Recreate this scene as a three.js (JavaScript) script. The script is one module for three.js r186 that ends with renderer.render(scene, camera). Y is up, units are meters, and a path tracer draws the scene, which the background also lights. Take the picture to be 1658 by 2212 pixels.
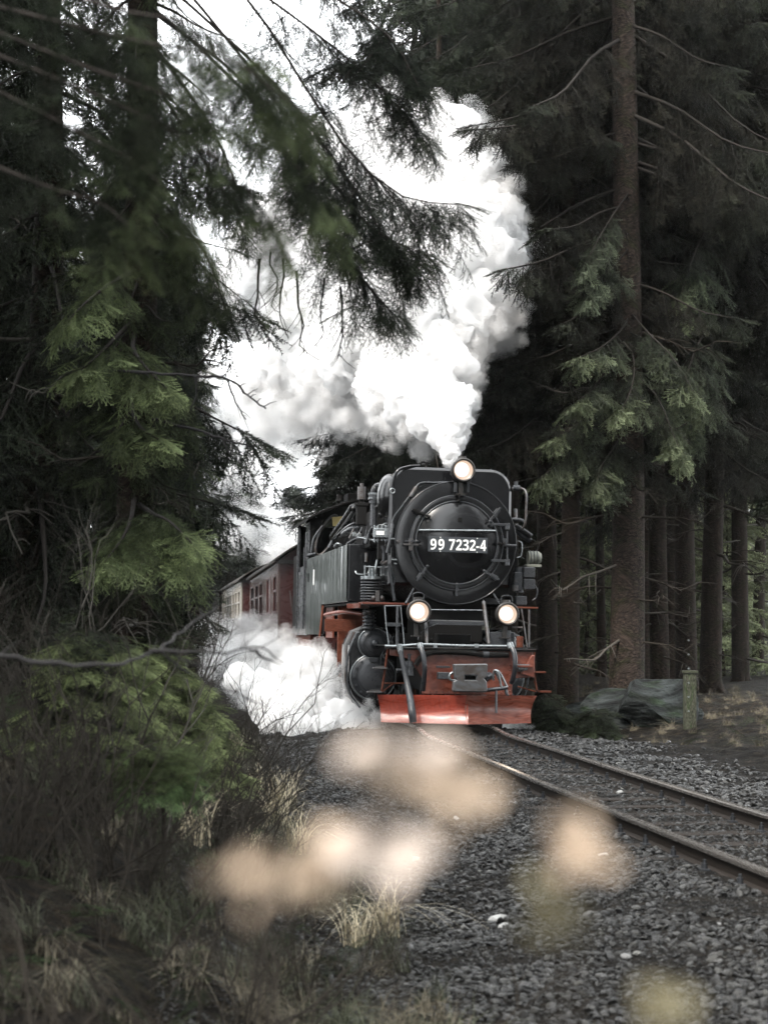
import * as THREE from 'three';
import { mergeGeometries } from 'three/addons/utils/BufferGeometryUtils.js';
import { RoundedBoxGeometry } from 'three/addons/geometries/RoundedBoxGeometry.js';
import { TextGeometry } from 'three/addons/geometries/TextGeometry.js';
import { FontLoader } from 'three/addons/loaders/FontLoader.js';
import { ImprovedNoise } from 'three/addons/math/ImprovedNoise.js';

// ---------------------------------------------------------------- camera, sky, light, exposure
const W = 767, H = 1024, FOCAL = 1800, EYE = 1.37, HORIZON = 629;
const scene = new THREE.Scene();
const camera = new THREE.PerspectiveCamera(2 * Math.atan(H / 2 / FOCAL) * 180 / Math.PI, W / H, 0.2, 900);
camera.position.set(0, EYE, 0);
camera.lookAt(0, EYE, -10);
camera.setViewOffset(W, H, 0, H / 2 - HORIZON, W, H);
camera.focus = 25;
camera.userData.fStop = 3.8;
const renderer = new THREE.WebGLRenderer();
renderer.toneMapping = THREE.LinearToneMapping;
renderer.toneMappingExposure = 5.8;
renderer.shadowMap.enabled = true;
{ // overcast sky: an even white cover, a little brighter overhead
  const w = 64, h = 32, d = new Float32Array(w * h * 4);
  for (let y = 0; y < h; y++) for (let x = 0; x < w; x++) {
    const e = Math.max(0, (y + 0.5) / h * 2 - 1), b = 0.86 + 0.3 * e;
    d.set([b * 0.97, b, b * 1.025, 1], (y * w + x) * 4);
  }
  const t = new THREE.DataTexture(d, w, h, THREE.RGBAFormat, THREE.FloatType);
  t.mapping = THREE.EquirectangularReflectionMapping; t.magFilter = THREE.LinearFilter; t.needsUpdate = true;
  scene.background = t; scene.environment = t;
}
const sun = new THREE.DirectionalLight(0xfff6ec, 1.5);
sun.position.set(-19, 40, 2); sun.target.position.set(0, 0, -26); sun.shadow.radius = 26; sun.castShadow = true;
Object.assign(sun.shadow.camera, { left: -50, right: 50, top: 50, bottom: -50, near: 1, far: 140 });
scene.add(sun, sun.target);
scene.fog = new THREE.FogExp2(0xeef2f2, 0.00011);

// ---------------------------------------------------------------- helpers
const V = (x, y, z) => new THREE.Vector3(x, y, z);
const rng = (s) => () => { s = (s + 0x6d2b79f5) | 0; let t = Math.imul(s ^ (s >>> 15), 1 | s); t = (t + Math.imul(t ^ (t >>> 7), 61 | t)) ^ t; return ((t ^ (t >>> 14)) >>> 0) / 4294967296; };
const noise = new ImprovedNoise(), nz = (x, y, z) => noise.noise(x, y, z);
const fbm = (x, y, z, o = 4) => { let s = 0, a = 0.5; for (let i = 0; i < o; i++) { s += a * nz(x, y, z); x = x * 2.03 + 7.1; y = y * 2.03 + 3.7; z = z * 2.03 + 1.3; a *= 0.5; } return s; };
const lerp = (a, b, t) => a + (b - a) * t, clamp = (x, a = 0, b = 1) => Math.min(b, Math.max(a, x)), sstep = (a, b, x) => { const t = clamp((x - a) / (b - a)); return t * t * (3 - 2 * t); };
const PX = 767 / 1658;                                  // survey units of the plan (1658 across) to the lens
const at = (x, y, D) => V((x * PX - W / 2) / FOCAL * D, EYE - (y * PX - HORIZON) / FOCAL * D, -D);   // a sighting at a distance, as a point of the place
const used = {};
const numbered = (n) => { const k = used[n] = (used[n] ?? -1) + 1; return k ? n + '_' + String(k).padStart(3, '0') : n; };
function thing(name, label, category, pos, group, parent = scene) {
  const o = new THREE.Group(); o.name = numbered(name); if (pos) o.position.copy(pos);
  o.userData = { label, category }; if (group) o.userData.group = group;
  parent.add(o); return o;
}
function tag(o, label, category, group, kind) { o.userData.label = label; if (category) o.userData.category = category; if (group) o.userData.group = group; if (kind) o.userData.kind = kind; return o; }
function part(name, geo, mat, parent, label) {
  const m = new THREE.Mesh(Array.isArray(geo) ? merge(geo) : geo, mat); m.name = parent === scene ? numbered(name) : name; m.castShadow = m.receiveShadow = true;
  if (label) m.userData.label = label;
  parent.add(m); return m;
}
function merge(list) {
  return mergeGeometries(list.map((g) => { const q = g.index ? g.toNonIndexed() : g; for (const k of Object.keys(q.attributes)) if (!['position', 'normal', 'uv'].includes(k)) q.deleteAttribute(k); return q; }));
}
const box = (w, h, d, x = 0, y = 0, z = 0, rx = 0, ry = 0, rz = 0) => { const r = Math.min(w, h, d) * 0.12, g = Math.min(w, h, d) > 0.012 ? new RoundedBoxGeometry(w, h, d, 1, Math.min(r, 0.02)) : new THREE.BoxGeometry(w, h, d); return g.applyMatrix4(new THREE.Matrix4().makeRotationFromEuler(new THREE.Euler(rx, ry, rz)).setPosition(x, y, z)); };
const cyl = (r0, r1, h, x, y, z, axis = 'y', n = 20) => { const g = new THREE.CylinderGeometry(r0, r1, h, n); if (axis === 'z') g.rotateX(Math.PI / 2); if (axis === 'x') g.rotateZ(-Math.PI / 2); return g.translate(x, y, z); };
const tor = (R, r, x, y, z, arc = Math.PI * 2, seg = 28) => new THREE.TorusGeometry(R, r, 8, seg, arc).translate(x, y, z);
// a bar or pipe through points with one or several radii
function pipe(pts, rad, seg = 0, n = 8, straight = false) {
  const c = straight ? null : new THREE.CatmullRomCurve3(pts, false, 'centripetal'); seg = seg || (pts.length - 1) * 6;
  const P = []; if (straight) P.push(...pts); else for (let i = 0; i <= seg; i++) P.push(c.getPoint(i / seg));
  const m = P.length, pos = [], nor = [], uv = [], idx = []; let up = Math.abs(P[1].clone().sub(P[0]).normalize().y) > 0.9 ? V(1, 0, 0) : V(0, 1, 0), len = 0;
  for (let i = 0; i < m; i++) {
    const t = P[Math.min(m - 1, i + 1)].clone().sub(P[Math.max(0, i - 1)]).normalize(), b = t.clone().cross(up).normalize(), u = b.clone().cross(t).normalize(); up = u;
    const f = i / (m - 1) * (Array.isArray(rad) ? rad.length - 1 : 1), r = Array.isArray(rad) ? lerp(rad[Math.floor(f)], rad[Math.min(rad.length - 1, Math.floor(f) + 1)], f % 1) : rad;
    if (i) len += P[i].distanceTo(P[i - 1]);
    for (let k = 0; k <= n; k++) { const a = k / n * Math.PI * 2, d = b.clone().multiplyScalar(Math.cos(a)).addScaledVector(u, Math.sin(a)); pos.push(P[i].x + d.x * r, P[i].y + d.y * r, P[i].z + d.z * r); nor.push(d.x, d.y, d.z); uv.push(k / n * r * 6.3, len); }
    if (i) for (let k = 0; k < n; k++) { const q = (i - 1) * (n + 1) + k; idx.push(q, q + n + 1, q + 1, q + 1, q + n + 1, q + n + 2); }
  }
  for (const [i, e] of [[0, -1], [m - 1, 1]]) { const q = pos.length / 3, t = P[i].clone().sub(P[i ? i - 1 : 1]).normalize(); pos.push(P[i].x, P[i].y, P[i].z); nor.push(t.x, t.y, t.z); uv.push(0, 0); for (let k = 0; k < n; k++) { const a = i * (n + 1) + k; e > 0 ? idx.push(a, q, a + 1) : idx.push(a + 1, q, a); } }
  const g = new THREE.BufferGeometry(); g.setAttribute('position', new THREE.Float32BufferAttribute(pos, 3)); g.setAttribute('normal', new THREE.Float32BufferAttribute(nor, 3)); g.setAttribute('uv', new THREE.Float32BufferAttribute(uv, 2)); g.setIndex(idx);
  return g;
}
const plate = (pts, depth, z = 0, holes = [], bevel = 0.008) => { // a flat outline in x, y given depth towards -z
  const s = new THREE.Shape(pts.map((p) => new THREE.Vector2(p[0], p[1])));
  for (const h of holes) s.holes.push(new THREE.Path(h.map((p) => new THREE.Vector2(p[0], p[1]))));
  return new THREE.ExtrudeGeometry(s, { depth: depth - 2 * bevel, bevelEnabled: bevel > 0, bevelThickness: bevel, bevelSize: bevel, bevelOffset: -bevel, bevelSegments: 1, curveSegments: 20 }).translate(0, 0, z - depth + bevel);
};
const lathe = (pts, x, y, z, n = 40) => new THREE.LatheGeometry(pts.map((p) => new THREE.Vector2(p[0], p[1])), n).rotateX(Math.PI / 2).translate(x, y, z);   // profile (radius, towards +z)
function grain(size, f, srgb) { // a computed texture
  const d = new Uint8Array(size * size * 4);
  for (let y = 0; y < size; y++) for (let x = 0; x < size; x++) { const c = f(x / size, y / size, x, y), i = (y * size + x) * 4; if (Array.isArray(c)) d.set([c[0], c[1], c[2], 255], i); else d.set([c, c, c, 255], i); }
  const t = new THREE.DataTexture(d, size, size); t.wrapS = t.wrapT = THREE.RepeatWrapping; t.magFilter = THREE.LinearFilter; if (srgb) t.colorSpace = THREE.SRGBColorSpace; t.needsUpdate = true; return t;
}
// noise that repeats at the border of its tile
const tile = (u, v, f, o, s = 0) => { const a = u * Math.PI * 2, b = v * Math.PI * 2, r = f / 6.283; return fbm(Math.cos(a) * r + s, Math.sin(a) * r + Math.cos(b) * r * 1.7 + s * 1.3, Math.sin(b) * r * 1.7, o); };

// ---------------------------------------------------------------- materials
const R0 = rng(5);
const speck = grain(512, (u, v) => clamp(128 + 150 * tile(u, v, 30, 4) + (R0() - 0.5) * 60, 0, 255));
const grime = grain(512, (u, v) => clamp(170 + 200 * tile(u, v, 9, 5, 3), 0, 255));
const roughGrime = grain(512, (u, v) => clamp(150 + 100 * tile(u, v, 7, 5, 8) + (R0() - 0.5) * 24, 40, 255));
const rustMap = grain(512, (u, v) => { const n = tile(u, v, 10, 5, 11), k = clamp(0.5 + n * 1.6), g = (R0() - 0.5) * 14; return [lerp(150, 205, k) + g, lerp(125, 200, k) + g, lerp(110, 198, k) + g]; }, true);
const mat = (r, g, b, roughness, metalness = 0, extra = {}) => new THREE.MeshPhysicalMaterial({ color: new THREE.Color().setRGB(r, g, b), roughness, metalness, specularIntensity: roughness >= 0.7 ? 0.25 : 0.75, ...extra });
const gl = (r, g, b, roughness, extra) => new THREE.MeshPhysicalMaterial({ color: new THREE.Color().setRGB(r, g, b), roughness, specularIntensity: roughness > 0.8 ? 0.2 : 0.8, ...extra });
const M = {
  black: gl(0.004, 0.0042, 0.0048, 0.32, { roughnessMap: roughGrime }),
  door: gl(0.004, 0.0042, 0.0048, 0.4, { roughnessMap: roughGrime }),
  sooty: gl(0.006, 0.0059, 0.0058, 0.85, { bumpMap: speck, bumpScale: 0.002 }),
  iron: mat(0.03, 0.032, 0.035, 0.5, 0.3, { roughnessMap: roughGrime }),
  steel: mat(0.18, 0.195, 0.2, 0.45, 0.7, { roughnessMap: roughGrime }),
  rail: mat(0.13, 0.12, 0.11, 0.45, 0.6, { roughnessMap: roughGrime }),
  railweb: mat(0.018, 0.0145, 0.012, 0.9, 0, { bumpMap: speck, bumpScale: 0.003 }),
  red: mat(0.215, 0.07, 0.045, 0.55, 0, { map: rustMap, roughnessMap: roughGrime }),
  rust: mat(0.15, 0.055, 0.034, 0.75, 0, { map: rustMap, bumpMap: speck, bumpScale: 0.002 }),
  rubber: mat(0.014, 0.0155, 0.018, 0.55, 0, { roughnessMap: roughGrime }),
  paleiron: mat(0.095, 0.107, 0.116, 0.6, 0.1, { roughnessMap: roughGrime, map: rustMap }),
  white: mat(0.6, 0.61, 0.6, 0.5),
  coachred: mat(0.036, 0.012, 0.011, 0.5, 0, { roughnessMap: roughGrime }),
  coachside: mat(0.05, 0.027, 0.022, 0.28, 0, { roughnessMap: roughGrime }),
  cream: mat(0.19, 0.175, 0.15, 0.45, 0, { roughnessMap: roughGrime }),
  roof: mat(0.05, 0.054, 0.054, 0.7, 0, { map: rustMap }),
  glass: mat(0.02, 0.025, 0.025, 0.08),
  yellow: mat(0.36, 0.29, 0.11, 0.6),
  plateBlack: mat(0.022, 0.026, 0.03, 0.5),
};

// ---------------------------------------------------------------- ground
const trackPts = [[-30, 7.4], [0, 3.9], [8, 3.0], [11.85, 2.5], [15, 2.1], [20.9, 1.4], [23.4, 1.1], [25.5, 0.98], [30, 0.36], [37, -0.62], [46, -1.75], [53, -2.68], [69, -4.9], [85, -7.2], [120, -14], [400, -120]];
function trackX(D) { let i = 0; while (i < trackPts.length - 2 && D > trackPts[i + 1][0]) i++; const g = (k) => trackPts[clamp(k, 0, trackPts.length - 1)], [p0, p1, p2, p3] = [g(i - 1), g(i), g(i + 1), g(i + 2)], t = clamp((D - p1[0]) / (p2[0] - p1[0])), h = p2[0] - p1[0];
  const m1 = (p2[1] - p0[1]) / Math.max(1e-6, p2[0] - p0[0]) * h, m2 = (p3[1] - p1[1]) / Math.max(1e-6, p3[0] - p1[0]) * h, t2 = t * t, t3 = t2 * t;
  return (2 * t3 - 3 * t2 + 1) * p1[1] + (t3 - 2 * t2 + t) * m1 + (-2 * t3 + 3 * t2) * p2[1] + (t3 - t2) * m2; }
const across = (x, D) => (x - trackX(D)) * 0.991;
function groundY(x, z) {
  const s = across(x, -z), n = fbm(x * 0.55, z * 0.55, 3.1, 3), f = fbm(x * 3.1, z * 3.1, 9.7, 3);
  let y;
  if (s < 0) y = lerp(-0.125, -0.36, sstep(0.9, 2.9, -s)) + 0.8 * sstep(4, 9.5, -z) * Math.max(0, -s - 3.3) * (1 - 0.62 * sstep(3.6, 7.5, -s));
  else y = lerp(-0.125, -0.17, sstep(0.9, 2.2, s)) + 0.13 * Math.max(0, s - 2.4) * (1 - 0.6 * sstep(3, 9, s));
  if (y > 2.4) y = 2.4 + (y - 2.4) * 0.15;
  const rough = sstep(1.1, 3.6, Math.abs(s));
  return y + n * (0.03 + 0.22 * rough * (s > 0 ? 0.7 : 1)) + f * (0.012 + 0.07 * rough);
}
const soilMap = grain(1024, (u, v) => { const n = tile(u, v, 14, 6), m = tile(u, v, 60, 3, 5), g = (R0() - 0.5) * 70, k = clamp(120 + 190 * n + 120 * m + g, 20, 255); return [k, k * 0.98, k * 0.94]; }, true);
const soilBump = grain(1024, (u, v) => clamp(128 + 210 * tile(u, v, 40, 5, 2) + (R0() - 0.5) * 110, 0, 255));
{
  const xs = [], zs = [];
  for (let x = -140; x < -9; x += 5) xs.push(x); for (let x = -9; x < 8; x += 0.1) xs.push(x); for (let x = 8; x <= 140; x += 4) xs.push(x);
  for (let D = -40; D < 4; D += 4) zs.push(-D); for (let D = 4; D < 34; D += 0.13) zs.push(-D); for (let D = 34; D < 90; D += 1) zs.push(-D); for (let D = 90; D <= 600; D += 15) zs.push(-D);
  const pos = [], uv = [], col = [], idx = [], nx = xs.length;
  for (const z of zs) for (const x of xs) {
    const y = groundY(x, z), s = across(x, -z); pos.push(x, y, z); uv.push(x / 1.6, z / 1.6);
    const forest = s > 0 ? sstep(2.3, 3.6, s + fbm(x, z, 1) * 1.6) : sstep(2.7, 4, -s + fbm(x, z, 1) * 1.2), moss = sstep(0.02, 0.3, fbm(x * 0.8, z * 0.8, 21));
    const between = 1 - sstep(0.35, 0.62, Math.abs(s)), a = [0.04, 0.034, 0.027], b = [0.048, 0.036, 0.023], c = [0.035, 0.043, 0.016];
    for (let k = 0; k < 3; k++) col.push(lerp(lerp(a[k] * (1 + between * 0.55), b[k], forest), c[k], forest * moss * 0.7));
  }
  for (let j = 0; j < zs.length - 1; j++) for (let i = 0; i < nx - 1; i++) { const q = j * nx + i; idx.push(q, q + 1, q + nx, q + 1, q + nx + 1, q + nx); }
  const g = new THREE.BufferGeometry(); g.setAttribute('position', new THREE.Float32BufferAttribute(pos, 3)); g.setAttribute('uv', new THREE.Float32BufferAttribute(uv, 2)); g.setAttribute('color', new THREE.Float32BufferAttribute(col, 3)); g.setIndex(idx); g.computeVertexNormals();
  const m = new THREE.MeshPhysicalMaterial({ vertexColors: true, map: soilMap, bumpMap: soilBump, bumpScale: 0.05, roughness: 0.85, specularIntensity: 0.2 });
  const o = part('ground', g, m, scene); tag(o, 'dark stony ground and mossy forest floor along the railway', 'ground', null, 'structure');
}

// where a line of sight meets the ground
function onGround(x, y) { for (let D = 5; D < 120; D += 0.05) { const p = at(x, y, D); if (p.y <= groundY(p.x, p.z)) return p.setY(groundY(p.x, p.z)); } return at(x, y, 60); }
// ---------------------------------------------------------------- track
const trackAt = (D, off, y) => { const e = 0.05, dx = (trackX(D + e) - trackX(D - e)) / (2 * e), n = Math.hypot(1, dx); return V(trackX(D) + off / n, y, -D + off * dx / n); };
function railGeo(off, prof, y0) {
  const pos = [], uv = [], idx = [], P = prof.length, Ds = []; for (let D = 5; D < 40; D += 0.4) Ds.push(D); for (let D = 40; D < 100; D += 3) Ds.push(D);
  let n = 0;
  for (let k = 0; k < P; k++) { const [a, b] = [prof[k], prof[(k + 1) % P]]; Ds.forEach((D, i) => { for (const q of [a, b]) { const p = trackAt(D, off + q[0], q[1] + y0); pos.push(p.x, p.y, p.z); uv.push(D, q[0] * 4 + q[1] * 4); } if (i) { const r = n + (i - 1) * 2; idx.push(r, r + 2, r + 1, r + 1, r + 2, r + 3); } }); n += Ds.length * 2; }
  const g = new THREE.BufferGeometry(); g.setAttribute('position', new THREE.Float32BufferAttribute(pos, 3)); g.setAttribute('uv', new THREE.Float32BufferAttribute(uv, 2)); g.setIndex(idx); g.computeVertexNormals(); return g;
}
for (const [off, label] of [[-0.53, 'rusty steel rail on the camera side of the track'], [0.53, 'rusty steel rail on the forest side of the track']]) {
  const t = thing('rail', label, 'rail', null, 'rails of the narrow gauge track');
  part('rail_head', railGeo(off, [[-0.03, -0.012], [-0.024, -0.002], [0.024, -0.002], [0.03, -0.012], [0.03, -0.034], [-0.03, -0.034]].reverse(), 0), M.rail, t);
  part('rail_web', railGeo(off, [[-0.026, -0.0345], [0.026, -0.0345], [0.009, -0.05], [0.009, -0.108], [0.055, -0.12], [0.055, -0.13], [-0.055, -0.13], [-0.055, -0.12], [-0.009, -0.108], [-0.009, -0.05]].reverse(), 0), M.railweb, t);
}
{
  const sleeperGeo = box(1.85, 0.09, 0.22, 0, -0.165, 0), clipGeo = merge([cyl(0.02, 0.02, 0.045, 0, -0.095, 0, 'y', 6), box(0.06, 0.018, 0.07, 0, -0.115, 0), cyl(0.011, 0.011, 0.07, 0, -0.085, 0, 'y', 8)]);
  let proto = null;
  for (let D = 9.2, i = 0; D < 24.4; D += 0.66, i++) {
    let t;
    if (!proto) {
      proto = t = thing('railway_sleeper', 'rusted steel sleeper sunk in gravel under both rails', 'sleeper', null, 'sleepers of the track');
      part('beam', sleeperGeo, M.railweb, t);
      for (const o of [-0.62, -0.44, 0.44, 0.62]) part('clip_bolt', clipGeo, M.iron, t).position.x = o;
    } else { t = proto.clone(); t.name = numbered('railway_sleeper'); scene.add(t); }
    const p = trackAt(D, 0, 0); t.position.copy(p); t.rotation.y = Math.atan2(trackX(D - 0.5) - trackX(D + 0.5), 1);
  }
}
// ballast: broken stones, far too many to count
function shard(seed, sq = 0.5) {
  const r = rng(seed), g = new THREE.IcosahedronGeometry(1, 1), p = g.attributes.position, s = [1, sq, 0.55 + r() * 0.4], cuts = [];
  for (let i = 0; i < 9; i++) cuts.push([V(r() - 0.5, r() - 0.5, r() - 0.5).normalize(), 0.45 + r() * 0.35]);
  for (let i = 0; i < p.count; i++) { const v = V().fromBufferAttribute(p, i); for (const [n, d] of cuts) { const e = v.dot(n) - d; if (e > 0) v.addScaledVector(n, -e); } p.setXYZ(i, v.x * s[0], v.y * s[1], v.z * s[2]); }
  g.computeVertexNormals(); return g;
}
const stoneMat = mat(1, 1, 1, 0.5, 0, { specularIntensity: 0.45, bumpMap: speck, bumpScale: 0.002, roughnessMap: roughGrime });
{
  const r = rng(77), shapes = [1, 2, 3, 4, 5].map((k) => shard(k * 13, 0.35 + 0.12 * (k % 3))), lists = shapes.map(() => []), m4 = new THREE.Matrix4();
  const put = (x, D, size, sink) => { const q = new THREE.Quaternion().setFromEuler(new THREE.Euler((r() - 0.5) * 1.1, r() * 6.3, (r() - 0.5) * 1.1)), k = Math.floor(r() * 5), tone = Math.pow(r(), 2.2), b = 0.0055 + 0.037 * tone + (r() < 0.004 ? 0.08 : 0), wm = 0.9 + 0.1 * r(); lists[k].push([m4.compose(V(x, groundY(x, -D) + size * sink, -D), q, V(size, size, size)).clone(), [b, b * (0.95 + 0.05 * wm), b * wm]]); };
  for (let i = 0; i < 52000; i++) { // shoulder beside the near rail
    const D = 6.5 + 22 * Math.pow(r(), 1.25), s = -0.62 - 3.1 * r(), x = trackX(D) + s, keep = (1 - sstep(2.6, 3.6, -s)) * sstep(-0.24, 0.12, fbm(x * 1.1, D * 1.1, 4) + 0.1 * (-s - 1.2)); if (r() > keep) continue;
    put(x, D, 0.01 + 0.024 * Math.pow(r(), 1.9), 0.25);
  }
  for (let i = 0; i < 15000; i++) { // beyond the far rail
    const D = 9 + 18 * r(), s = 0.62 + 2.2 * r(), x = trackX(D) + s; if (r() > (1 - sstep(1.6, 2.8, s)) * sstep(-0.35, 0.2, fbm(x * 1.3, D * 1.3, 14))) continue;
    put(x, D, 0.012 + 0.034 * Math.pow(r(), 1.5), 0.25);
  }
  for (let i = 0; i < 50000; i++) { const D = 6.5 + 14 * Math.pow(r(), 1.3), s = -0.6 - 3.4 * r() ** 0.8, x = trackX(D) + s; put(x, D, 0.004 + 0.009 * r(), 0.3); }
  for (let i = 0; i < 9000; i++) { const D = 9 + 17 * r(), s = (r() - 0.5) * 1.0, x = trackX(D) + s; put(x, D, 0.007 + 0.022 * Math.pow(r(), 2.5), 0.2); }
  const g = thing('gravel', 'loose dark grey broken stone ballast beside the rails', 'gravel'); g.userData.kind = 'stuff';
  shapes.forEach((s, k) => { const im = new THREE.InstancedMesh(s, stoneMat, lists[k].length); im.name = 'stones'; im.userData.kind = 'stuff'; const c = new THREE.Color(); lists[k].forEach(([m, t], i) => { im.setMatrixAt(i, m); im.setColorAt(i, c.setRGB(...t)); }); im.castShadow = im.receiveShadow = true; g.add(im); });
  // a few pale stones that stand out
  const pale = mat(0.25, 0.25, 0.24, 0.5, 0, { bumpMap: speck, bumpScale: 0.002 });
  [[1075, 1995, 0.075, 'flat pale stone in the gravel at the lower edge'], [1085, 2007, 0.045, 'small pale chip touching the flat pale stone'], [985, 1772, 0.045, 'pale stone on the gravel above the tan blossom clump'], [1305, 1850, 0.045, 'pale stone beside the single tan blossom'], [620, 1640, 0.06, 'pale stone near the dark crest by the steam'], [900, 1862, 0.05, 'pale stone amid dark gravel between the blossom sprigs'], [1340, 1716, 0.05, 'pale stone close to the camera side rail']].forEach(([x, y, s, label], i) => {
    const spot = onGround(x, y);
    const o = part('loose_stone', shapes[i % 5].clone().scale(s, s, s), pale, scene); tag(o, label, 'stone', 'pale loose stones'); o.position.copy(spot); o.rotation.set(0.3 * i, i, 0.2);
  });
}

// ---------------------------------------------------------------- the locomotive: origin at rail level under the front beam, +z ahead
const loco = thing('steam_locomotive', 'black and red steam locomotive with three lit headlights and white number plate', 'locomotive', V(1.08, 0, -25.5));
loco.rotation.order = 'YXZ'; loco.rotation.y = 8.3 * Math.PI / 180; loco.rotation.z = -1.2 * Math.PI / 180; loco.updateMatrixWorld();
const toLoco = loco.matrixWorld.clone().invert();
// survey of the locomotive drawing: plan units to the lens, laid onto the cross-section at z
function lp(zx, zy, z) {
  const a = at((1100 + zx * 0.7238) * 0.53989, (1750 + zy * 0.7238) * 0.53989, 1), e = camera.position.clone(), d = a.sub(e).transformDirection(toLoco); e.applyMatrix4(toLoco);
  return e.addScaledVector(d, (z - e.z) / d.z);
}
const L = (list) => list.map((p) => lp(...p));
{
  // underframe, wheels
  part('frame', [box(0.95, 0.62, 10.9, 0, 0.78, -5.75), box(0.5, 0.3, 10, 0, 1.15, -5.6)], M.sooty, loco);
  const wheelRim = (r) => lathe([[r - 0.07, -0.06], [r - 0.07, 0.06], [r, 0.05], [r, -0.03], [r + 0.025, -0.06], [r - 0.07, -0.06]], 0, 0, 0, 40).rotateY(Math.PI / 2);
  const axle = (z, r, red) => { for (const s of [-1, 1]) {
    const w = part('wheel', [cyl(0.12, 0.12, 0.16, 0, 0, 0, 'x'), ...Array.from({ length: 10 }, (_, k) => box(0.06, r - 0.1, 0.05, 0, (r - 0.1) / 2, 0).applyMatrix4(new THREE.Matrix4().makeRotationX(k * Math.PI / 5)))], red, loco); w.position.set(s * 0.55, r, z);
    part('rim', wheelRim(r), M.iron, w); } };
  axle(-1.35, 0.27, M.rust); for (const z of [-3.5, -4.75, -6, -7.25, -8.5]) axle(z, 0.5, M.rust); axle(-10.4, 0.3, M.rust);
  for (const s of [-1, 1]) part('coupling_rod', [box(0.05, 0.12, 5.2, s * 0.72, 0.42, -6), box(0.05, 0.1, 2.6, s * 0.82, 0.55, -4.6, 0.06)], M.steel, loco);
  // front beam and plough
  part('buffer_beam', plate([[-1.03, 1.09], [-1.03, 0.98], [-0.74, 0.93], [-0.56, 0.66], [-0.56, 0.44], [0.74, 0.44], [0.74, 0.68], [1.03, 0.7], [1.03, 1.09]], 0.04, 0), M.red, loco);
  { const rv = []; for (let i = 0; i < 26; i++) rv.push([-1.0 + i * 0.08, 1.06]); for (let i = 0; i < 7; i++) rv.push([-0.52, 0.5 + i * 0.075], [0.7, 0.5 + i * 0.075]); for (let i = 0; i < 14; i++) rv.push([-0.44 + i * 0.085, 0.48]); const g = rv.map(([x, y]) => new THREE.SphereGeometry(0.013, 8, 6).scale(1, 1, 0.6).translate(x, y, 0.002)); part('rivets', g, M.red, loco).userData.kind = 'stuff'; }
  part('beam_bracket', [plate([[0.84, 0.75], [1.03, 0.7], [1.03, 1.02], [0.99, 1.02]], 0.09, 0.11), box(0.26, 0.03, 0.16, 0.86, 0.86, 0.08)], M.red, loco);
  part('front_platform', [box(2.18, 0.022, 1.3, 0, 1.115, -0.6), box(2.14, 0.04, 0.02, 0, 1.085, 0.03)], M.sooty, loco);
  { const w = 1024, h = 256, c = document.createElement('canvas'); c.width = w; c.height = h; const x = c.getContext('2d'), r = rng(3);
    x.fillStyle = 'rgb(205,155,145)'; x.fillRect(0, 0, w, h); for (let i = 0; i < 260; i++) { const u = r() * w, l = 20 + r() * 110; x.fillStyle = `rgba(55,35,28,${0.05 + 0.09 * r()})`; x.fillRect(u, r() * h * 0.5, 1 + 5 * r(), l); } for (let i = 0; i < 1500; i++) { x.fillStyle = `rgba(40,28,24,${0.15 + 0.4 * r()})`; x.fillRect(r() * w, h * (1 - r() ** 2.5), 1 + 3 * r(), 1 + 2 * r()); }
    for (let i = 0; i < 900; i++) { x.fillStyle = `rgba(${r() < 0.4 ? '60,35,30' : '190,120,105'},${0.03 + 0.07 * r()})`; x.beginPath(); x.ellipse(r() * w, r() * h, 4 + 40 * r(), 2 + 12 * r(), r() * 3, 0, 7); x.fill(); }
    for (let i = 0; i < 500; i++) { const t = r(); x.fillStyle = `rgba(${r() < 0.7 ? '255,255,255' : '255,205,190'},${0.1 + 0.28 * r()})`; x.fillRect(w * 0.02 + w * 0.9 * t, h * (0.865 - 0.36 * t) + (r() + r() + r() - 1.5) * 15, 20 + 80 * r(), 1 + 3 * r()); }  // pale dashes gathered into one slanting streak across the blade
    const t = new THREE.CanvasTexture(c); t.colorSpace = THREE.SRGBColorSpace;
    const face = (a, b, cc, d, tex) => { const n = b.clone().sub(a).cross(d.clone().sub(a)).normalize(), g = new THREE.BufferGeometry(), N = 12, pos = [], uv = [], idx = [];
      for (const k of [0, -0.025]) for (let j = 0; j <= 4; j++) for (let i = 0; i <= N; i++) { const p = a.clone().lerp(b, i / N).lerp(d.clone().lerp(cc, i / N), j / 4); p.addScaledVector(n, k - 0.07 * Math.sin(j / 4 * Math.PI) + 0.012 * nz(i * 0.8, j * 0.9, 3)); pos.push(p.x, p.y, p.z); uv.push(i / N, j / 4); }
      for (const o of [0, 5 * (N + 1)]) for (let j = 0; j < 4; j++) for (let i = 0; i < N; i++) { const q = o + j * (N + 1) + i; o ? idx.push(q, q + N + 1, q + 1, q + 1, q + N + 1, q + N + 2) : idx.push(q, q + 1, q + N + 1, q + 1, q + N + 2, q + N + 1); }
      const S = 5 * (N + 1); for (let i = 0; i < N; i++) { idx.push(i, S + i, i + 1, i + 1, S + i, S + i + 1); const q = 4 * (N + 1) + i; idx.push(q, q + 1, S + q, q + 1, S + q + 1, S + q); }
      g.setAttribute('position', new THREE.Float32BufferAttribute(pos, 3)); g.setAttribute('uv', new THREE.Float32BufferAttribute(uv, 2)); g.setIndex(idx); g.computeVertexNormals(); return g; };
    const a = lp(585, 1577, 0.1), b = lp(1066, 1589, 0.5), c1 = lp(1060, 1428, 0.42), d = lp(566, 1424, 0.02), e = lp(1414, 1583, 0.1), f = lp(1446, 1430, 0.02);
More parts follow.
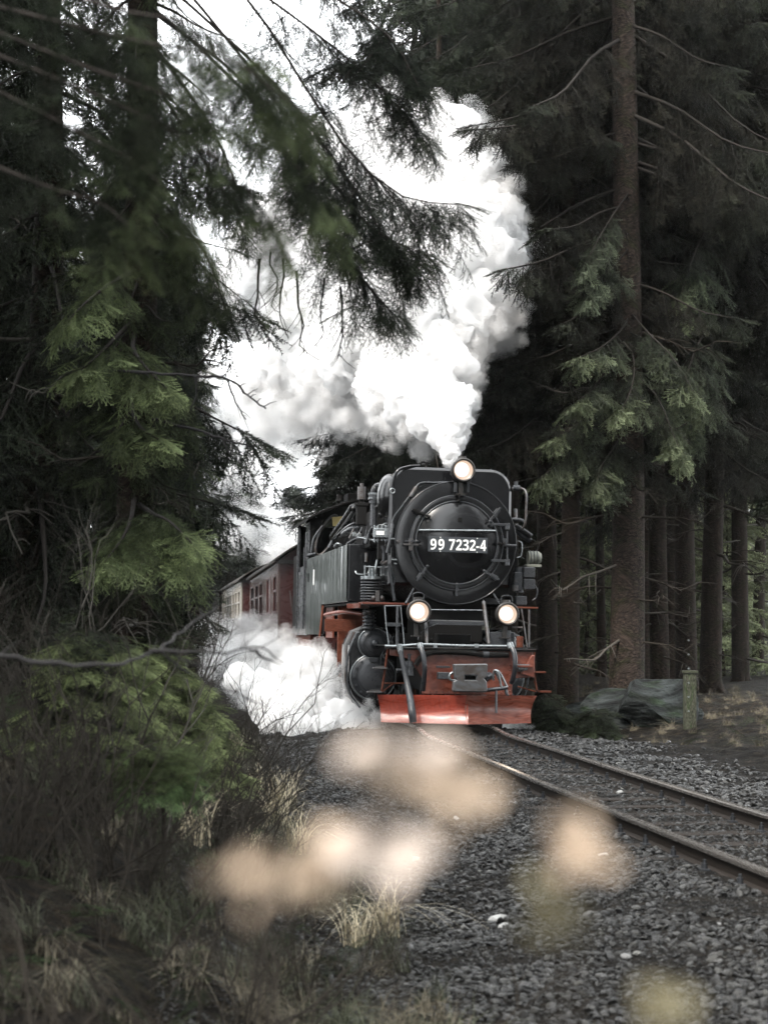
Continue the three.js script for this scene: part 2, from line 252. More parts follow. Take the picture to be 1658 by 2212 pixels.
    part('plough_blade', face(a, b, c1, d), mat(0.32, 0.105, 0.072, 0.5, 0, { map: t, roughnessMap: roughGrime }), loco, 'plough half with a pale slanting streak');
    part('plough_blade', face(b, e, f, c1), mat(0.23, 0.075, 0.049, 0.5, 0, { map: rustMap, roughnessMap: roughGrime }), loco);
    part('plough_post', pipe(L([[1222, 1400, 0.34], [1222, 1525, 0.42]]), 0.018), M.iron, loco);
  }
  // coupler with its shackles
  { const o = lp(1075, 1331, 0.46), g = plate([[-0.245, 0.185], [0.225, 0.2], [0.245, 0.18], [0.235, 0.02], [0.2, -0.01], [0.235, -0.05], [0.245, -0.18], [0.225, -0.2], [-0.225, -0.2], [-0.245, -0.18], [-0.24, -0.06], [-0.2, -0.03], [-0.22, 0.0]], 0.12, 0.06, [[[-0.075, -0.03], [0.085, -0.03], [0.085, 0.03], [-0.075, 0.03]]], 0.016).translate(o.x, o.y, o.z);
    const c = part('coupler_head', g, M.paleiron, loco);
    part('coupler_slot', box(0.17, 0.075, 0.03, o.x + 0.005, o.y, o.z - 0.04), M.sooty, c); part('coupler_neck', box(0.26, 0.2, 0.5, o.x, o.y, o.z - 0.3), M.sooty, c); }
  { const p = lp(940, 1320, 0.22); const h = part('coupling_hook', [box(0.17, 0.1, 0.14, p.x - 0.03, p.y, p.z), box(0.2, 0.03, 0.03, p.x - 0.01, p.y + 0.12, p.z - 0.12)], M.iron, loco); part('shackle', tor(0.055, 0.02, p.x + 0.1, p.y - 0.01, p.z + 0.08).rotateX(0), M.steel, h); }
  { const h = part('link_chain', [pipe(L([[1170, 1400, 0.3], [1235, 1392, 0.34], [1285, 1385, 0.36]]), 0.03), pipe(L([[1185, 1320, 0.2], [1160, 1335, 0.3]]), 0.06, 2)], M.iron, loco); h.userData.kind = 'stuff';
    for (const [a, b, c] of [[1205, 1250, 1212], [1240, 1282, 1218]]) part('shackle', pipe(L([[a, 1345, 0.3], [c, 1292, 0.34], [c + 16, 1296, 0.36], [b, 1382, 0.36]]), 0.017), M.steel, h);
    part('hook', pipe(L([[1275, 1390, 0.34], [1280, 1420, 0.36], [1290, 1430, 0.36]]), [0.028, 0.022, 0.014]), M.iron, h); }
  // brake hoses and pipes over the beam
  const hose = (pts, rad, cuff, label) => { const o = part('brake_hose', pipe(L(pts), rad, 30, 12), M.rubber, loco, label); if (cuff) part('cuff', pipe(L(cuff), rad[0] * 1.25, 2, 12), M.steel, o); };
  hose([[690, 1168, 0.16], [702, 1235, 0.22], [722, 1330, 0.3], [745, 1440, 0.45], [758, 1530, 0.6], [762, 1578, 0.6]], [0.034, 0.036, 0.038, 0.05, 0.056, 0.05], [[686, 1150, 0.15], [694, 1195, 0.17]], 'thick black brake hose hanging down over the plough');
  hose([[800, 1150, 0.14], [816, 1200, 0.22], [826, 1270, 0.26], [822, 1350, 0.2], [815, 1400, 0.14]], [0.036, 0.036, 0.034, 0.036, 0.038], [[798, 1142, 0.13], [806, 1170, 0.16]]);
  hose([[1300, 1150, 0.14], [1322, 1200, 0.22], [1326, 1265, 0.26], [1316, 1330, 0.2], [1306, 1360, 0.14]], [0.038, 0.036, 0.034, 0.036, 0.036], [[1296, 1140, 0.13], [1306, 1168, 0.16]]);
  part('steam_pipe', pipe(L([[775, 1262, 0.06], [800, 1225, 0.07], [845, 1195, 0.07], [930, 1188, 0.07], [1060, 1192, 0.07], [1150, 1203, 0.07], [1290, 1205, 0.07]]), 0.04, 30, 10), M.sooty, loco);
  part('pipe_union', pipe(L([[1148, 1202, 0.07], [1180, 1204, 0.07]]), 0.05, 2, 8), M.iron, loco);
  part('front_handrail', pipe(L([[606, 1156, 0.1], [660, 1158, 0.1], [800, 1148, 0.1], [1040, 1155, 0.1], [1310, 1158, 0.1]]), 0.022, 20), M.steel, loco);
  for (const x of [690, 800, 884, 1112, 1300]) part('pipe_clamp', box(0.06, 0.06, 0.06).translate(...lp(x, 1156, 0.1).toArray()), M.steel, loco);
  part('edge_strip', pipe(L([[606, 1165, 0.04], [1300, 1172, 0.04], [1440, 1176, 0.04]]), 0.012, 4), M.paleiron, loco);
  { const p = lp(740, 1280, 0.02); part('brake_valve', [cyl(0.055, 0.075, 0.2, p.x, p.y, p.z, 'y', 14), cyl(0.085, 0.085, 0.03, p.x, p.y + 0.03, p.z), cyl(0.02, 0.02, 0.12, p.x, p.y + 0.15, p.z), box(0.07, 0.012, 0.03, p.x, p.y + 0.2, p.z), cyl(0.03, 0.03, 0.16, p.x - 0.1, p.y - 0.03, p.z, 'x')], M.iron, loco); }
  { const p = lp(1365, 1280, 0.08); part('drain_valve', [cyl(0.04, 0.05, 0.14, p.x, p.y, p.z, 'x', 12), box(0.2, 0.02, 0.08, p.x, p.y + 0.05, p.z), cyl(0.02, 0.02, 0.12, p.x + 0.07, p.y - 0.03, p.z)], M.steel, loco); }
  // steps on both ends of the beam
  part('step_iron', [pipe(L([[622, 1172, 0.02], [612, 1250, 0.02], [598, 1350, 0.02], [588, 1412, 0.02]]), 0.016), pipe(L([[600, 1362, 0.02], [725, 1362, -0.04]]), 0.01, 1), pipe(L([[592, 1410, 0.02], [650, 1366, 0]]), 0.009, 1)], M.rust, loco);
  for (const [x, y] of [[580, 1278], [548, 1410]]) part('step_tread', [box(0.2, 0.02, 0.14, ...lp(x, y, 0.02).toArray()), box(0.14, 0.04, 0.012, lp(x + 6, y - 6, 0.06).x, lp(x, y - 4, 0.06).y, 0.02)], M.paleiron, loco);
  part('step_iron', [pipe(L([[1432, 1180, 0.02], [1432, 1300, 0.02], [1446, 1400, 0.02]]), 0.014), pipe(L([[1340, 1380, -0.02], [1440, 1408, 0.02]]), 0.01, 1), pipe(L([[1430, 1350, 0], [1452, 1408, 0.02]]), 0.01, 1)], M.rust, loco);
  for (const [x, y] of [[1460, 1300], [1490, 1408]]) part('step_tread', box(0.16, 0.025, 0.14, ...lp(x, y, 0.02).toArray()), M.rust, loco);

  // smokebox, door, plate
  const sc = lp(1000, 586, -0.75), by = sc.y, bx = sc.x;
  part('smokebox', lathe([[0.0, -2.2], [0.87, -2.2], [0.87, -0.06], [0.895, -0.05], [0.9, 0.0], [0.885, 0.03], [0.68, 0.03], [0.0, 0.0]], bx, by, -0.78, 72), M.black, loco);
  const door = part('smokebox_door', lathe([[0.685, 0.0], [0.69, 0.045], [0.68, 0.06], [0.615, 0.06], [0.605, 0.05], [0.6, 0.055], [0.52, 0.1], [0.4, 0.14], [0.25, 0.165], [0.1, 0.175], [0, 0.176]], bx, by, -0.75, 72), M.door, loco);
  part('door_rim', tor(0.603, 0.012, bx, by, -0.688, Math.PI * 2, 72), M.iron, door);
  part('door_edge', tor(0.688, 0.01, bx, by, -0.7, Math.PI * 2, 72), M.iron, door);
  part('ring_edge', tor(0.893, 0.011, bx, by, -0.752, Math.PI * 2, 80), M.black, loco);
  for (const a of [90, 143, 180, 0, 222, 270, 318, 38]) { const q = a * Math.PI / 180, long = a % 90 ? 0.13 : 0.085; // door dogs
    const d = part('door_dog', [box(long * 2, 0.028, 0.03, 0, 0, 0.02), cyl(0.022, 0.018, 0.09, -0.01, 0, 0.06, 'z', 10), new THREE.SphereGeometry(0.024, 10, 8).translate(-long, 0, 0.05), ...(a % 90 ? [box(0.09, 0.07, 0.05, 0.05, 0, 0)] : [])].map((g) => g), a === 180 || a === 38 || a > 200 ? M.iron : M.sooty, door); d.position.set(bx + Math.cos(q) * 0.69, by + Math.sin(q) * 0.69, -0.66); d.rotation.z = q + (a % 90 ? 0.25 : 0); }
  for (const y of [484, 684]) { const p = lp(1245, y, -0.62); part('hinge_strap', [box(0.27, 0.035, 0.05, p.x, p.y, p.z), cyl(0.035, 0.035, 0.09, p.x + 0.1, p.y - 0.02, p.z, 'y', 12)], M.iron, door); }
  part('hinge_pin', pipe(L([[1282, 520, -0.62], [1282, 700, -0.62]]), 0.012, 1), M.iron, door);
  { const p = lp(1288, 600, -0.62); part('door_latch', [box(0.15, 0.02, 0.08, p.x, p.y, p.z), box(0.05, 0.1, 0.05, p.x - 0.05, p.y + 0.05, p.z), cyl(0.02, 0.02, 0.14, p.x + 0.05, p.y, p.z, 'x', 8)], M.iron, door); }
  { const p = lp(750, 595, -0.62); part('door_latch', [box(0.22, 0.025, 0.05, p.x, p.y, p.z), box(0.06, 0.17, 0.03, p.x, p.y, p.z), cyl(0.022, 0.022, 0.1, p.x - 0.18, p.y + 0.04, p.z, 'z', 8)], M.paleiron, door); }
  part('centre_lock', box(0.06, 0.06, 0.05, bx + 0.02, by + 0.33, -0.6), M.sooty, door);
  part('door_handrail', [pipe(L([[795, 515, -0.55], [1218, 519, -0.55]]), 0.016, 1), ...[[800, 516], [1212, 519]].map(([x, y]) => cyl(0.014, 0.014, 0.16, lp(x, y, -0.63).x, lp(x, y, -0.63).y, -0.62, 'z', 8))], M.steel, door);
  { const c = lp(1010, 596, -0.52), f = await new FontLoader().loadAsync('fonts/droid/droid_sans_bold.typeface.json');
    const pl = part('number_plate', box(0.87, 0.22, 0.02, c.x, c.y, c.z), M.plateBlack, loco, 'black plate with raised white number');
    part('plate_bracket', [box(0.04, 0.12, 0.12, c.x - 0.3, c.y, c.z - 0.07), box(0.04, 0.12, 0.12, c.x + 0.3, c.y, c.z - 0.07)], M.sooty, loco);
    const widths = [['9', -0.405], ['9', -0.29], ['7', -0.135], ['2', -0.03], ['3', 0.07], ['2', 0.17], ['-', 0.267], ['4', 0.325]];
    for (const [t, x] of widths) { const g = new TextGeometry(t, { font: f, size: 0.145, depth: 0.008, curveSegments: 8, bevelEnabled: false }); g.computeBoundingBox(); const b = g.boundingBox; g.translate(-b.min.x, t === '-' ? 0 : -b.min.y, 0); const k = (t === '-' ? 0.042 : 0.088) / (b.max.x - b.min.x); g.scale(k, t === '-' ? 1.0 : 0.158 / (b.max.y - b.min.y), 1); part('numeral', g.translate(c.x + x, c.y - 0.08, c.z + 0.009), M.white, pl); }
    for (const [x, y] of [[-0.26, 0.1], [0.28, 0.1], [-0.26, -0.1], [0.28, -0.1]]) part('screw', cyl(0.008, 0.008, 0.012, c.x + x, c.y + y, c.z + 0.012, 'z', 8), M.white, pl); }

  // the heater casing that straddles the smokebox
  { const a = lp(632, 300, -0.95), b = lp(1306, 300, -0.95), top = lp(960, 172, -0.95).y, x0 = a.x, x1 = b.x, R = 0.32, pts = [[x0, 2.0], [x1, 2.0]], q = 10;
    for (let i = 0; i <= q; i++) { const t = i / q * Math.PI / 2; pts.push([x1 - R + R * Math.cos(t) * 1, top - R + R * Math.sin(t)]); }
    for (let i = 0; i <= q; i++) { const t = Math.PI / 2 + i / q * Math.PI / 2; pts.push([x0 + R + R * Math.cos(t), top - R + R * Math.sin(t)]); }
    part('heater_casing', plate(pts, 0.75, -0.92, [], 0.04), M.black, loco);
    part('lifting_ring', tor(0.06, 0.014, lp(820, 140, -1.2).x, top + 0.04, -1.2), M.sooty, loco);
    part('casing_cap', new THREE.SphereGeometry(0.34, 24, 16).scale(0.55, 1, 1).translate(x0 + 0.05, top - 0.42, -1.3), M.black, loco);
    part('chimney', lathe([[0.2, -0.1], [0.22, 0.1], [0.24, 0.14], [0.23, 0.17], [0.18, 0.17], [0.18, 0]], 0, 0, 0, 32).rotateX(-Math.PI / 2).translate(bx - 0.02, top - 0.14, -1.95), M.sooty, loco); }
  part('boiler', [cyl(0.8, 0.8, 6.4, bx, by, -6.1, 'z', 48), ...[-3.2, -4.6, -6, -7.4].map((z) => cyl(0.812, 0.812, 0.06, bx, by, z, 'z', 48))], M.black, loco);
  part('dome', lathe([[0.42, 0], [0.42, 0.5], [0.36, 0.62], [0.2, 0.68], [0, 0.7]], 0, 0, 0, 32).rotateX(-Math.PI / 2).translate(bx, by + 0.6, -4.9), M.black, loco);
  part('sand_dome', lathe([[0.34, 0], [0.34, 0.45], [0.28, 0.55], [0, 0.6]], 0, 0, 0, 32).rotateX(-Math.PI / 2).translate(bx, by + 0.62, -3.3), M.black, loco);
  // pipes running over the smokebox front
  part('blower_pipe', [pipe(L([[960, 250, -0.85], [880, 252, -0.88], [800, 256, -0.88], [770, 290, -0.86], [700, 385, -0.85], [655, 450, -0.86], [640, 560, -0.84], [632, 650, -0.9]]), 0.014, 40), pipe(L([[650, 480, -0.86], [640, 560, -0.82], [622, 640, -0.85]]), 0.03, 16)], M.iron, loco);
  part('pipe_valve', pipe(L([[782, 278, -0.84], [748, 330, -0.84]]), 0.038, 4, 10), M.paleiron, loco);
  part('casing_pipe', pipe(L([[800, 160, -1.0], [740, 164, -0.95], [680, 185, -0.9], [655, 235, -0.9], [645, 290, -0.9]]), 0.022, 20), M.black, loco);
  part('lifting_eye', tor(0.035, 0.01, lp(648, 298, -0.86).x, lp(648, 298, -0.86).y, -0.86), M.steel, loco);
  for (const [x, y, w] of [[652, 563, 0.07], [660, 678, 0.09], [665, 700, 0.04]]) part('pipe_bracket', box(w, 0.02, 0.04, ...lp(x, y, -0.78).toArray()), M.steel, loco);
  part('drain_pipe', pipe(L([[628, 700, -0.8], [640, 780, -0.8], [652, 850, -0.8], [660, 905, -0.8]]), 0.022, 14), M.iron, loco);

  // headlights
  const glow = new THREE.MeshStandardMaterial({ color: 0x666666, emissive: new THREE.Color().setRGB(1, 0.93, 0.84), emissiveIntensity: 0.21, roughness: 0.4 }), ringGlow = new THREE.MeshStandardMaterial({ color: 0x332a22, emissive: new THREE.Color().setRGB(1, 0.74, 0.56), emissiveIntensity: 0.14, roughness: 0.3 });
  const shell = mat(0.012, 0.0105, 0.009, 0.6, 0, { roughnessMap: roughGrime });
  for (const [x, y, z, R, name] of [[795, 966, -0.05, 0.165, 'headlight on the bracket beside the running board'], [1284, 979, -0.05, 0.16, 'headlight on the forest side bracket'], [1040, 183, -0.55, 0.168, 'headlight on top of the smokebox']]) {
    const p = lp(x, y, z), g = new THREE.Group(); g.name = 'headlight'; g.userData.label = name; g.position.copy(p); loco.add(g);
    part('lamp_housing', [lathe([[0.001, -0.24], [R * 0.5, -0.235], [R * 0.98, -0.15], [R * 1.0, -0.02], [R * 1.02, 0.03], [R * 0.9, 0.035], [R * 0.82, 0.0]], 0, 0, 0, 40), cyl(R * 0.35, R * 0.45, 0.12, 0, R * 0.9, -0.12), tor(R * 1.01, 0.012, 0, 0, 0.0)], shell, g);
    part('lamp_reflector', lathe([[R * 0.83, 0.012], [R * 0.72, 0.0], [R * 0.5, -0.006]], 0, 0, 0.0, 40), ringGlow, g);
    part('lamp_glass', lathe([[R * 0.63, 0.001], [R * 0.5, 0.008], [0, 0.012]], -R * 0.13, R * 0.03, 0.006, 32), glow, g);
    part('lamp_stand', [box(0.06, 0.2, 0.08, -0.02, -R - 0.08, -0.08), box(0.14, 0.02, 0.12, -0.02, -R - 0.18, -0.08)], shell, g);
    if (y > 500) part('lamp_handle', pipe([V(-0.075, R * 0.9, -0.08), V(-0.07, R + 0.09, -0.08), V(0.07, R + 0.09, -0.08), V(0.08, R * 0.9, -0.08)], 0.007, 14), M.iron, g);
    else part('lamp_foot', [box(0.04, 0.14, 0.04, -0.1, -R - 0.08, -0.06), box(0.025, 0.16, 0.03, 0.09, -R - 0.06, -0.06)], M.iron, g);
    const s = new THREE.SpotLight(0xffe9cf, 0.5, 0, 0.5, 0.8); s.position.set(0, 0, 0.04); s.target.position.set(0, -0.3, 6); s.shadow.radius = 4; s.castShadow = true; g.add(s, s.target);
  }
  part('lamp_post', [pipe(L([[795, 1040, -0.1], [795, 1150, -0.1]]), 0.02, 1)], M.sooty, loco);
  part('lamp_post', [pipe(L([[1290, 1070, -0.1], [1290, 1150, -0.1]]), 0.03, 1)], M.iron, loco);

  // frame with tread in front of the smokebox
  part('ladder_rail', pipe(L([[1152, 910, -0.55], [1168, 1040, -0.25], [1182, 1146, 0]]), 0.028, 6, 4), M.paleiron, loco);
  part('ladder_rail', pipe(L([[826, 960, -0.5], [834, 1040, -0.25], [838, 1146, 0]]), 0.026, 6, 4), M.paleiron, loco);
  { const a = lp(842, 1012, -0.45), b = lp(1158, 1014, -0.45), c = [], yy = (a.y + b.y) / 2; c.push(box(b.x - a.x, 0.02, 0.2, (a.x + b.x) / 2, yy - 0.02, -0.4)); part('tread_plate', c, M.paleiron, loco);
    part('tread_lip', box(b.x - a.x, 0.05, 0.012, (a.x + b.x) / 2, yy - 0.045, -0.29), M.iron, loco);
    const nubs = []; for (let i = 0; i < 22; i++) for (let j = 0; j < 4; j++) nubs.push(box(0.02, 0.01, 0.02, a.x + 0.03 + i * (b.x - a.x - 0.06) / 21 + (j % 2) * 0.01, yy - 0.006, -0.47 + j * 0.05, 0, 0.78)); part('tread_studs', nubs, M.steel, loco); }
  part('cross_rod', pipe(L([[850, 955, -0.5], [1150, 958, -0.5]]), 0.008, 1), M.steel, loco);
  part('stay_rod', [pipe(L([[765, 840, -0.5], [722, 920, -0.2]]), 0.016, 1), pipe(L([[1208, 868, -0.5], [1240, 920, -0.2]]), 0.014, 1)], M.iron, loco);
  part('cable', [pipe(L([[905, 1030, -0.3], [840, 1056, -0.15], [800, 1090, -0.1], [788, 1120, -0.05]]), 0.007, 16), pipe(L([[1290, 1070, -0.15], [1260, 1110, -0.1], [1185, 1135, -0.05]]), 0.005, 12)], M.iron, loco);
  part('smokebox_saddle', box(0.9, 0.65, 1.4, bx, 1.5, -1.6), M.sooty, loco);
  part('toolbox', box(0.36, 0.2, 0.3, lp(1245, 1115, -0.35).x, 1.24, -0.35), M.iron, loco);
  part('filler_pot', cyl(0.05, 0.05, 0.17, lp(1352, 1130, -0.05).x, 1.2, -0.05), M.rust, loco);
  // handrail stanchions at each front corner
  part('handrail', [pipe(L([[606, 934, -0.1], [614, 1040, -0.05], [628, 1150, 0]]), 0.008, 6), pipe(L([[694, 934, -0.12], [704, 1040, -0.1], [714, 1150, -0.06]]), 0.008, 6), pipe(L([[604, 934, -0.1], [696, 934, -0.12]]), 0.007, 1)], M.steel, loco);
  part('handrail_post', pipe(L([[678, 938, -0.2], [674, 1150, -0.12]]), 0.022, 2), M.iron, loco);
  part('side_tread', [box(0.22, 0.016, 0.16, ...lp(654, 1030, -0.1).toArray()), box(0.2, 0.04, 0.012, lp(654, 1036, -0.02).x, lp(654, 1038, -0.02).y, -0.02)], M.iron, loco);
  part('handrail', [pipe(L([[1360, 950, -0.1], [1378, 1060, -0.06], [1392, 1165, -0.02]]), 0.01, 6), pipe(L([[1402, 955, -0.12], [1402, 1165, -0.08]]), 0.015, 2), pipe(L([[1310, 1052, -0.1], [1368, 1054, -0.06]]), 0.012, 1)], M.paleiron, loco);

  // water tanks, cab
  const zt = -2.6, zc = -8.7, tl = lp(400, 590, zt), tb = lp(400, 912, zt).y, tr = lp(606, 596, zt).x, gloss = new THREE.MeshPhysicalMaterial({ color: new THREE.Color().setRGB(0.009, 0.0145, 0.011), roughness: 0.34, clearcoat: 0.35, clearcoatRoughness: 0.06, specularIntensity: 0.7 });
  {  gloss.roughness = 0.3; }
  const side = (x0, x1, y0, y1, z0, z1) => { const p = new THREE.PlaneGeometry(z0 - z1, y1 - y0, Math.round((z0 - z1) * 30), 6), q = p.attributes.position; for (let i = 0; i < q.count; i++) { const u = q.getX(i) + (z0 + z1) / 2, v = q.getY(i) + (y0 + y1) / 2; q.setZ(i, 0.014 * (nz(u * 3.7, v * 0.25, 2) + 0.55 * nz(u * 8.3, v * 0.4, 5))); } p.computeVertexNormals(); return p.rotateY(-Math.PI / 2).translate(x0, (y0 + y1) / 2, (z0 + z1) / 2); };
  for (const s of [-1, 1]) {
    const w = tr - tl.x, xo = s < 0 ? tl.x : -tl.x, xc = xo - s * w / 2;
    const t = part('water_tank', [box(w - 0.02, tl.y - tb, zt - zc, xc - s * 0.01, (tl.y + tb) / 2, (zt + zc) / 2), box(w - 0.02, tb - 1.24, -6.1 - zc, xc - s * 0.01, (tb + 1.24) / 2, (-6.1 + zc) / 2)], M.black, loco);
    part('tank_side', [side(xo, 0, tb + 0.01, tl.y - 0.01, zt - 0.01, zc), side(xo, 0, 1.25, tb + 0.01, -6.1, zc)].map((g) => s > 0 ? g.translate(0, 0, 0) : g), gloss, t, 'glossy dark green tank side with streaked reflections');
    if (s < 0) { part('filler_plate', box(0.01, 0.28, 0.12, xo - 0.006, 2.28, -7.4), M.white, t); part('side_plate', box(0.01, 0.2, 0.09, xo - 0.006, 1.45, -7.9), M.paleiron, t); part('keyhole', box(0.012, 0.16, 0.14, xo - 0.006, 2.3, -8.35), M.sooty, t);
      part('tank_handrail', pipe(L([[445, 742, zt + 0.05], [452, 757, zt + 0.08], [510, 757, zt + 0.08], [518, 744, zt + 0.05]]), 0.016, 10), M.steel, t); }
  }
  // cab: side sheets, roof, oval window, ladder
  const cw = 1.3, roofY = 3.42;
  for (const s of [-1, 1]) part('cab_side', [box(0.03, 1.25, 2.2, s * cw, 1.85, zc - 1.12), box(0.03, 0.95, 0.5, s * cw, 2.94, zc - 0.26), box(0.03, 0.95, 0.4, s * cw, 2.94, zc - 2.02)], M.black, loco);
  part('cab_back', box(2.56, 2.2, 0.04, 0, 2.3, zc - 2.2), M.sooty, loco);
  { const top = (x) => roofY + 0.42 * (1 - (x / 1.36) ** 2), fr = [[-cw, 1.4]]; for (let i = 0; i <= 16; i++) { const x = -cw + i / 16 * 2 * cw; fr.push([x, top(x) - 0.04]); } fr.push([cw, 1.4]);
    const oval = (cx, cy) => Array.from({ length: 24 }, (_, k) => { const a = -k / 24 * 6.283, px = 0.16 * Math.cos(a), py = 0.4 * Math.sin(a); return [cx + px * 0.94 - py * (cx < 0 ? -0.36 : 0.36), cy + py * 0.94]; });
    const fw = part('cab_front', plate(fr.reverse(), 0.04, zc + 0.03, [oval(-0.98, 3.12), oval(0.98, 3.12)]), M.sooty, loco);
    part('window_rim', pipe([...oval(-0.98, 3.12), oval(-0.98, 3.12)[0]].map(([x, y]) => V(x, y, zc + 0.04)), 0.024, 60), M.paleiron, fw);
    part('window_rim', pipe([...oval(0.98, 3.12), oval(0.98, 3.12)[0]].map(([x, y]) => V(x, y, zc + 0.04)), 0.024, 60), M.paleiron, fw);
    part('yellow_plate', box(0.24, 0.17, 0.02, ...lp(352, 465, zc + 0.06).toArray(), 0, 0, 0.12), M.yellow, fw);
    const rf = []; for (let i = 0; i <= 20; i++) { const x = -1.38 + i / 20 * 2.76; rf.push([x, roofY + 0.42 * (1 - (x / 1.38) ** 2)]); } for (let i = 20; i >= 0; i--) { const x = -1.38 + i / 20 * 2.76; rf.push([x, roofY - 0.05 + 0.42 * (1 - (x / 1.38) ** 2)]); }
    part('cab_roof', plate(rf.reverse(), 3.0, zc + 0.35, [], 0.01), M.sooty, loco);
    part('roof_vent', [box(0.7, 0.16, 1.2, -0.2, roofY + 0.46, zc - 1), cyl(0.07, 0.07, 0.12, -0.75, roofY + 0.4, zc + 0.1)], M.sooty, loco); }
  part('cab_handrail', [pipe([V(-cw - 0.05, 1.35, zc - 0.4), V(-cw - 0.05, 2.9, zc - 0.4)], 0.017, 1), pipe([V(-cw - 0.05, 1.35, zc - 1.7), V(-cw - 0.05, 3.1, zc - 1.7)], 0.017, 1), pipe(L([[200, 640, zc + 0.3], [215, 560, zc + 0.3], [262, 490, zc + 0.3]]), 0.02, 8), pipe(L([[182, 655, zc + 0.2], [226, 645, zc + 0.3]]), 0.03, 2)], M.iron, loco);
  part('cab_door', [box(0.02, 1.2, 0.75, -cw - 0.02, 1.95, zc - 1.05), ...[1.6, 1.8, 2.0, 2.2, 2.4].map((y) => box(0.03, 0.03, 0.7, -cw - 0.025, y, zc - 1.05))], M.iron, loco);
  part('cab_side_window', box(0.02, 0.5, 0.7, -cw - 0.005, 2.95, zc - 0.3), M.iron, loco);
  part('coal_bunker', box(2.5, 1.6, 1.4, 0, 2.05, zc - 2.95), M.sooty, loco);
  // red frames and steps low on the side
  part('cab_steps', [box(0.04, 0.75, 0.06, -1.26, 0.9, -11.0), box(0.05, 0.3, 2.3, -1.25, 1.14, -9.6), ...[[0.95], [0.72]].flatMap(([y]) => [box(0.16, 0.03, 1.5, -1.25, y, -9.9)]), ...[-9.2, -9.8, -10.5].map((z) => box(0.03, 0.5, 0.04, -1.27, 0.92, z))], M.rust, loco);
  part('frame_bracket', plate([[-1.27, 1.72], [-1.27, 0.62], [-1.18, 0.5], [-0.7, 0.5], [-0.7, 0.62], [-1.0, 0.62], [-1.1, 0.7], [-1.1, 1.25], [-0.95, 1.36], [-0.7, 1.36], [-0.7, 1.55], [-1.0, 1.6], [-1.1, 1.72]].reverse(), 0.06, -4.2), M.rust, loco);
  part('frame_sheet', box(0.03, 0.55, 1.0, -1.25, 1.47, -5.5), M.red, loco);
  part('hanger_rod', pipe(L([[265, 932, -5.2], [258, 1000, -5.2], [246, 1110, -5.2]]), 0.02, 4), M.rust, loco);
  part('running_board', [box(0.64, 0.03, 4.9, -1.0, tb - 0.03, -3.9), box(0.64, 0.03, 4.9, 1.0, tb - 0.03, -3.9)], M.sooty, loco);
  { const a = lp(402, 930, -1.9), b = lp(694, 926, -0.95); part('board_edge', [box(0.8, 0.03, 1.1, a.x + 0.5, b.y + 0.01, -1.5), box(0.34, 0.07, 0.03, a.x + 0.17, a.y - 0.01, -2.02), box(0.03, 0.07, 0.8, a.x + 0.09, a.y - 0.01, -1.6)], M.red, loco); }
  { const a = lp(1310, 942, -0.6), b = lp(1450, 942, -0.6); part('board_edge', box(b.x - a.x, 0.025, 0.8, (a.x + b.x) / 2, a.y, -0.95), M.rust, loco); }
  part('spring_beam', pipe(L([[275, 985, -4.4], [340, 972, -3.9], [380, 968, -3.6], [430, 972, -3.4], [485, 980, -3.2]]), 0.035, 10, 4), M.red, loco);
  part('bracket_plate', box(0.5, 0.2, 0.05, ...lp(360, 1042, -3.6).toArray()), M.rust, loco);
  // cylinders
  for (const s of [-1, 1]) {
    const x = s * 0.99, pts = [], N = 28; for (let i = 0; i <= N; i++) { const a = Math.PI + i / N * Math.PI; pts.push([0.37 * Math.cos(a), 0.62 + 0.46 * Math.sin(a)]); } pts.push([0.36, 1.1], [0.28, 1.3], [0.1, 1.38], [-0.1, 1.38], [-0.28, 1.3], [-0.36, 1.1]);
    const c = part('cylinder_block', plate(pts, 1.0, 0, [], 0.03).translate(x, 0, -1.95), M.black, loco);
    part('cylinder_jacket', plate(pts.map(([a, b]) => [a * 1.04, 0.7 + (b - 0.7) * 1.03]), 0.3, 0, [], 0.02).translate(x, 0, -2.3), M.paleiron, c);
    const bolts = (r, n) => Array.from({ length: n }, (_, k) => cyl(0.02, 0.02, 0.03, r * Math.cos(k / n * 6.283), r * Math.sin(k / n * 6.283), 0.05, 'z', 6));
    const lo = part('cylinder_cover', [lathe([[0.33, 0], [0.33, 0.04], [0.25, 0.05], [0.2, 0.08], [0, 0.08]], 0, 0, 0, 32), ...bolts(0.29, 14)], M.iron, c); lo.position.set(x, 0.62, -1.95);
    const hi = part('valve_cover', [lathe([[0.22, 0], [0.22, 0.05], [0.16, 0.08], [0.1, 0.1], [0, 0.1]], 0, 0, 0, 28), ...bolts(0.18, 10)], M.iron, c); hi.position.set(x, 1.13, -1.95);
    part('cover_ring', [tor(0.345, 0.014, x, 0.62, -1.93), tor(0.235, 0.012, x, 1.13, -1.93)], M.steel, c);
    part('cylinder_pipe', [pipe([V(x + s * 0.3, 1.2, -1.9), V(x + s * 0.4, 0.9, -1.88), V(x + s * 0.36, 0.4, -1.86), V(x + s * 0.2, 0.16, -1.84)], 0.016, 16), pipe([V(x - s * 0.3, 1.25, -1.9), V(x - s * 0.1, 0.88, -1.86), V(x - s * 0.32, 0.5, -1.86)], 0.012, 14), box(0.12, 0.08, 0.08, x, 0.88, -1.9)], M.iron, c);
    part('valve_spindle', [cyl(0.05, 0.06, 0.14, 0, 0, 0.16, 'z'), new THREE.SphereGeometry(0.065, 16, 12).translate(0, 0, 0.25)], M.iron, hi);
    part('drain_cock', [cyl(0.025, 0.025, 0.4, x - s * 0.02, 0.2, -1.8, 'y', 8), box(0.1, 0.1, 0.12, x, 0.12, -1.85)], M.sooty, c);
  }
  part('piston_link', pipe(L([[370, 1262, -3.2], [335, 1310, -3.2], [300, 1352, -3.2]]), 0.05, 2, 4), M.iron, loco);
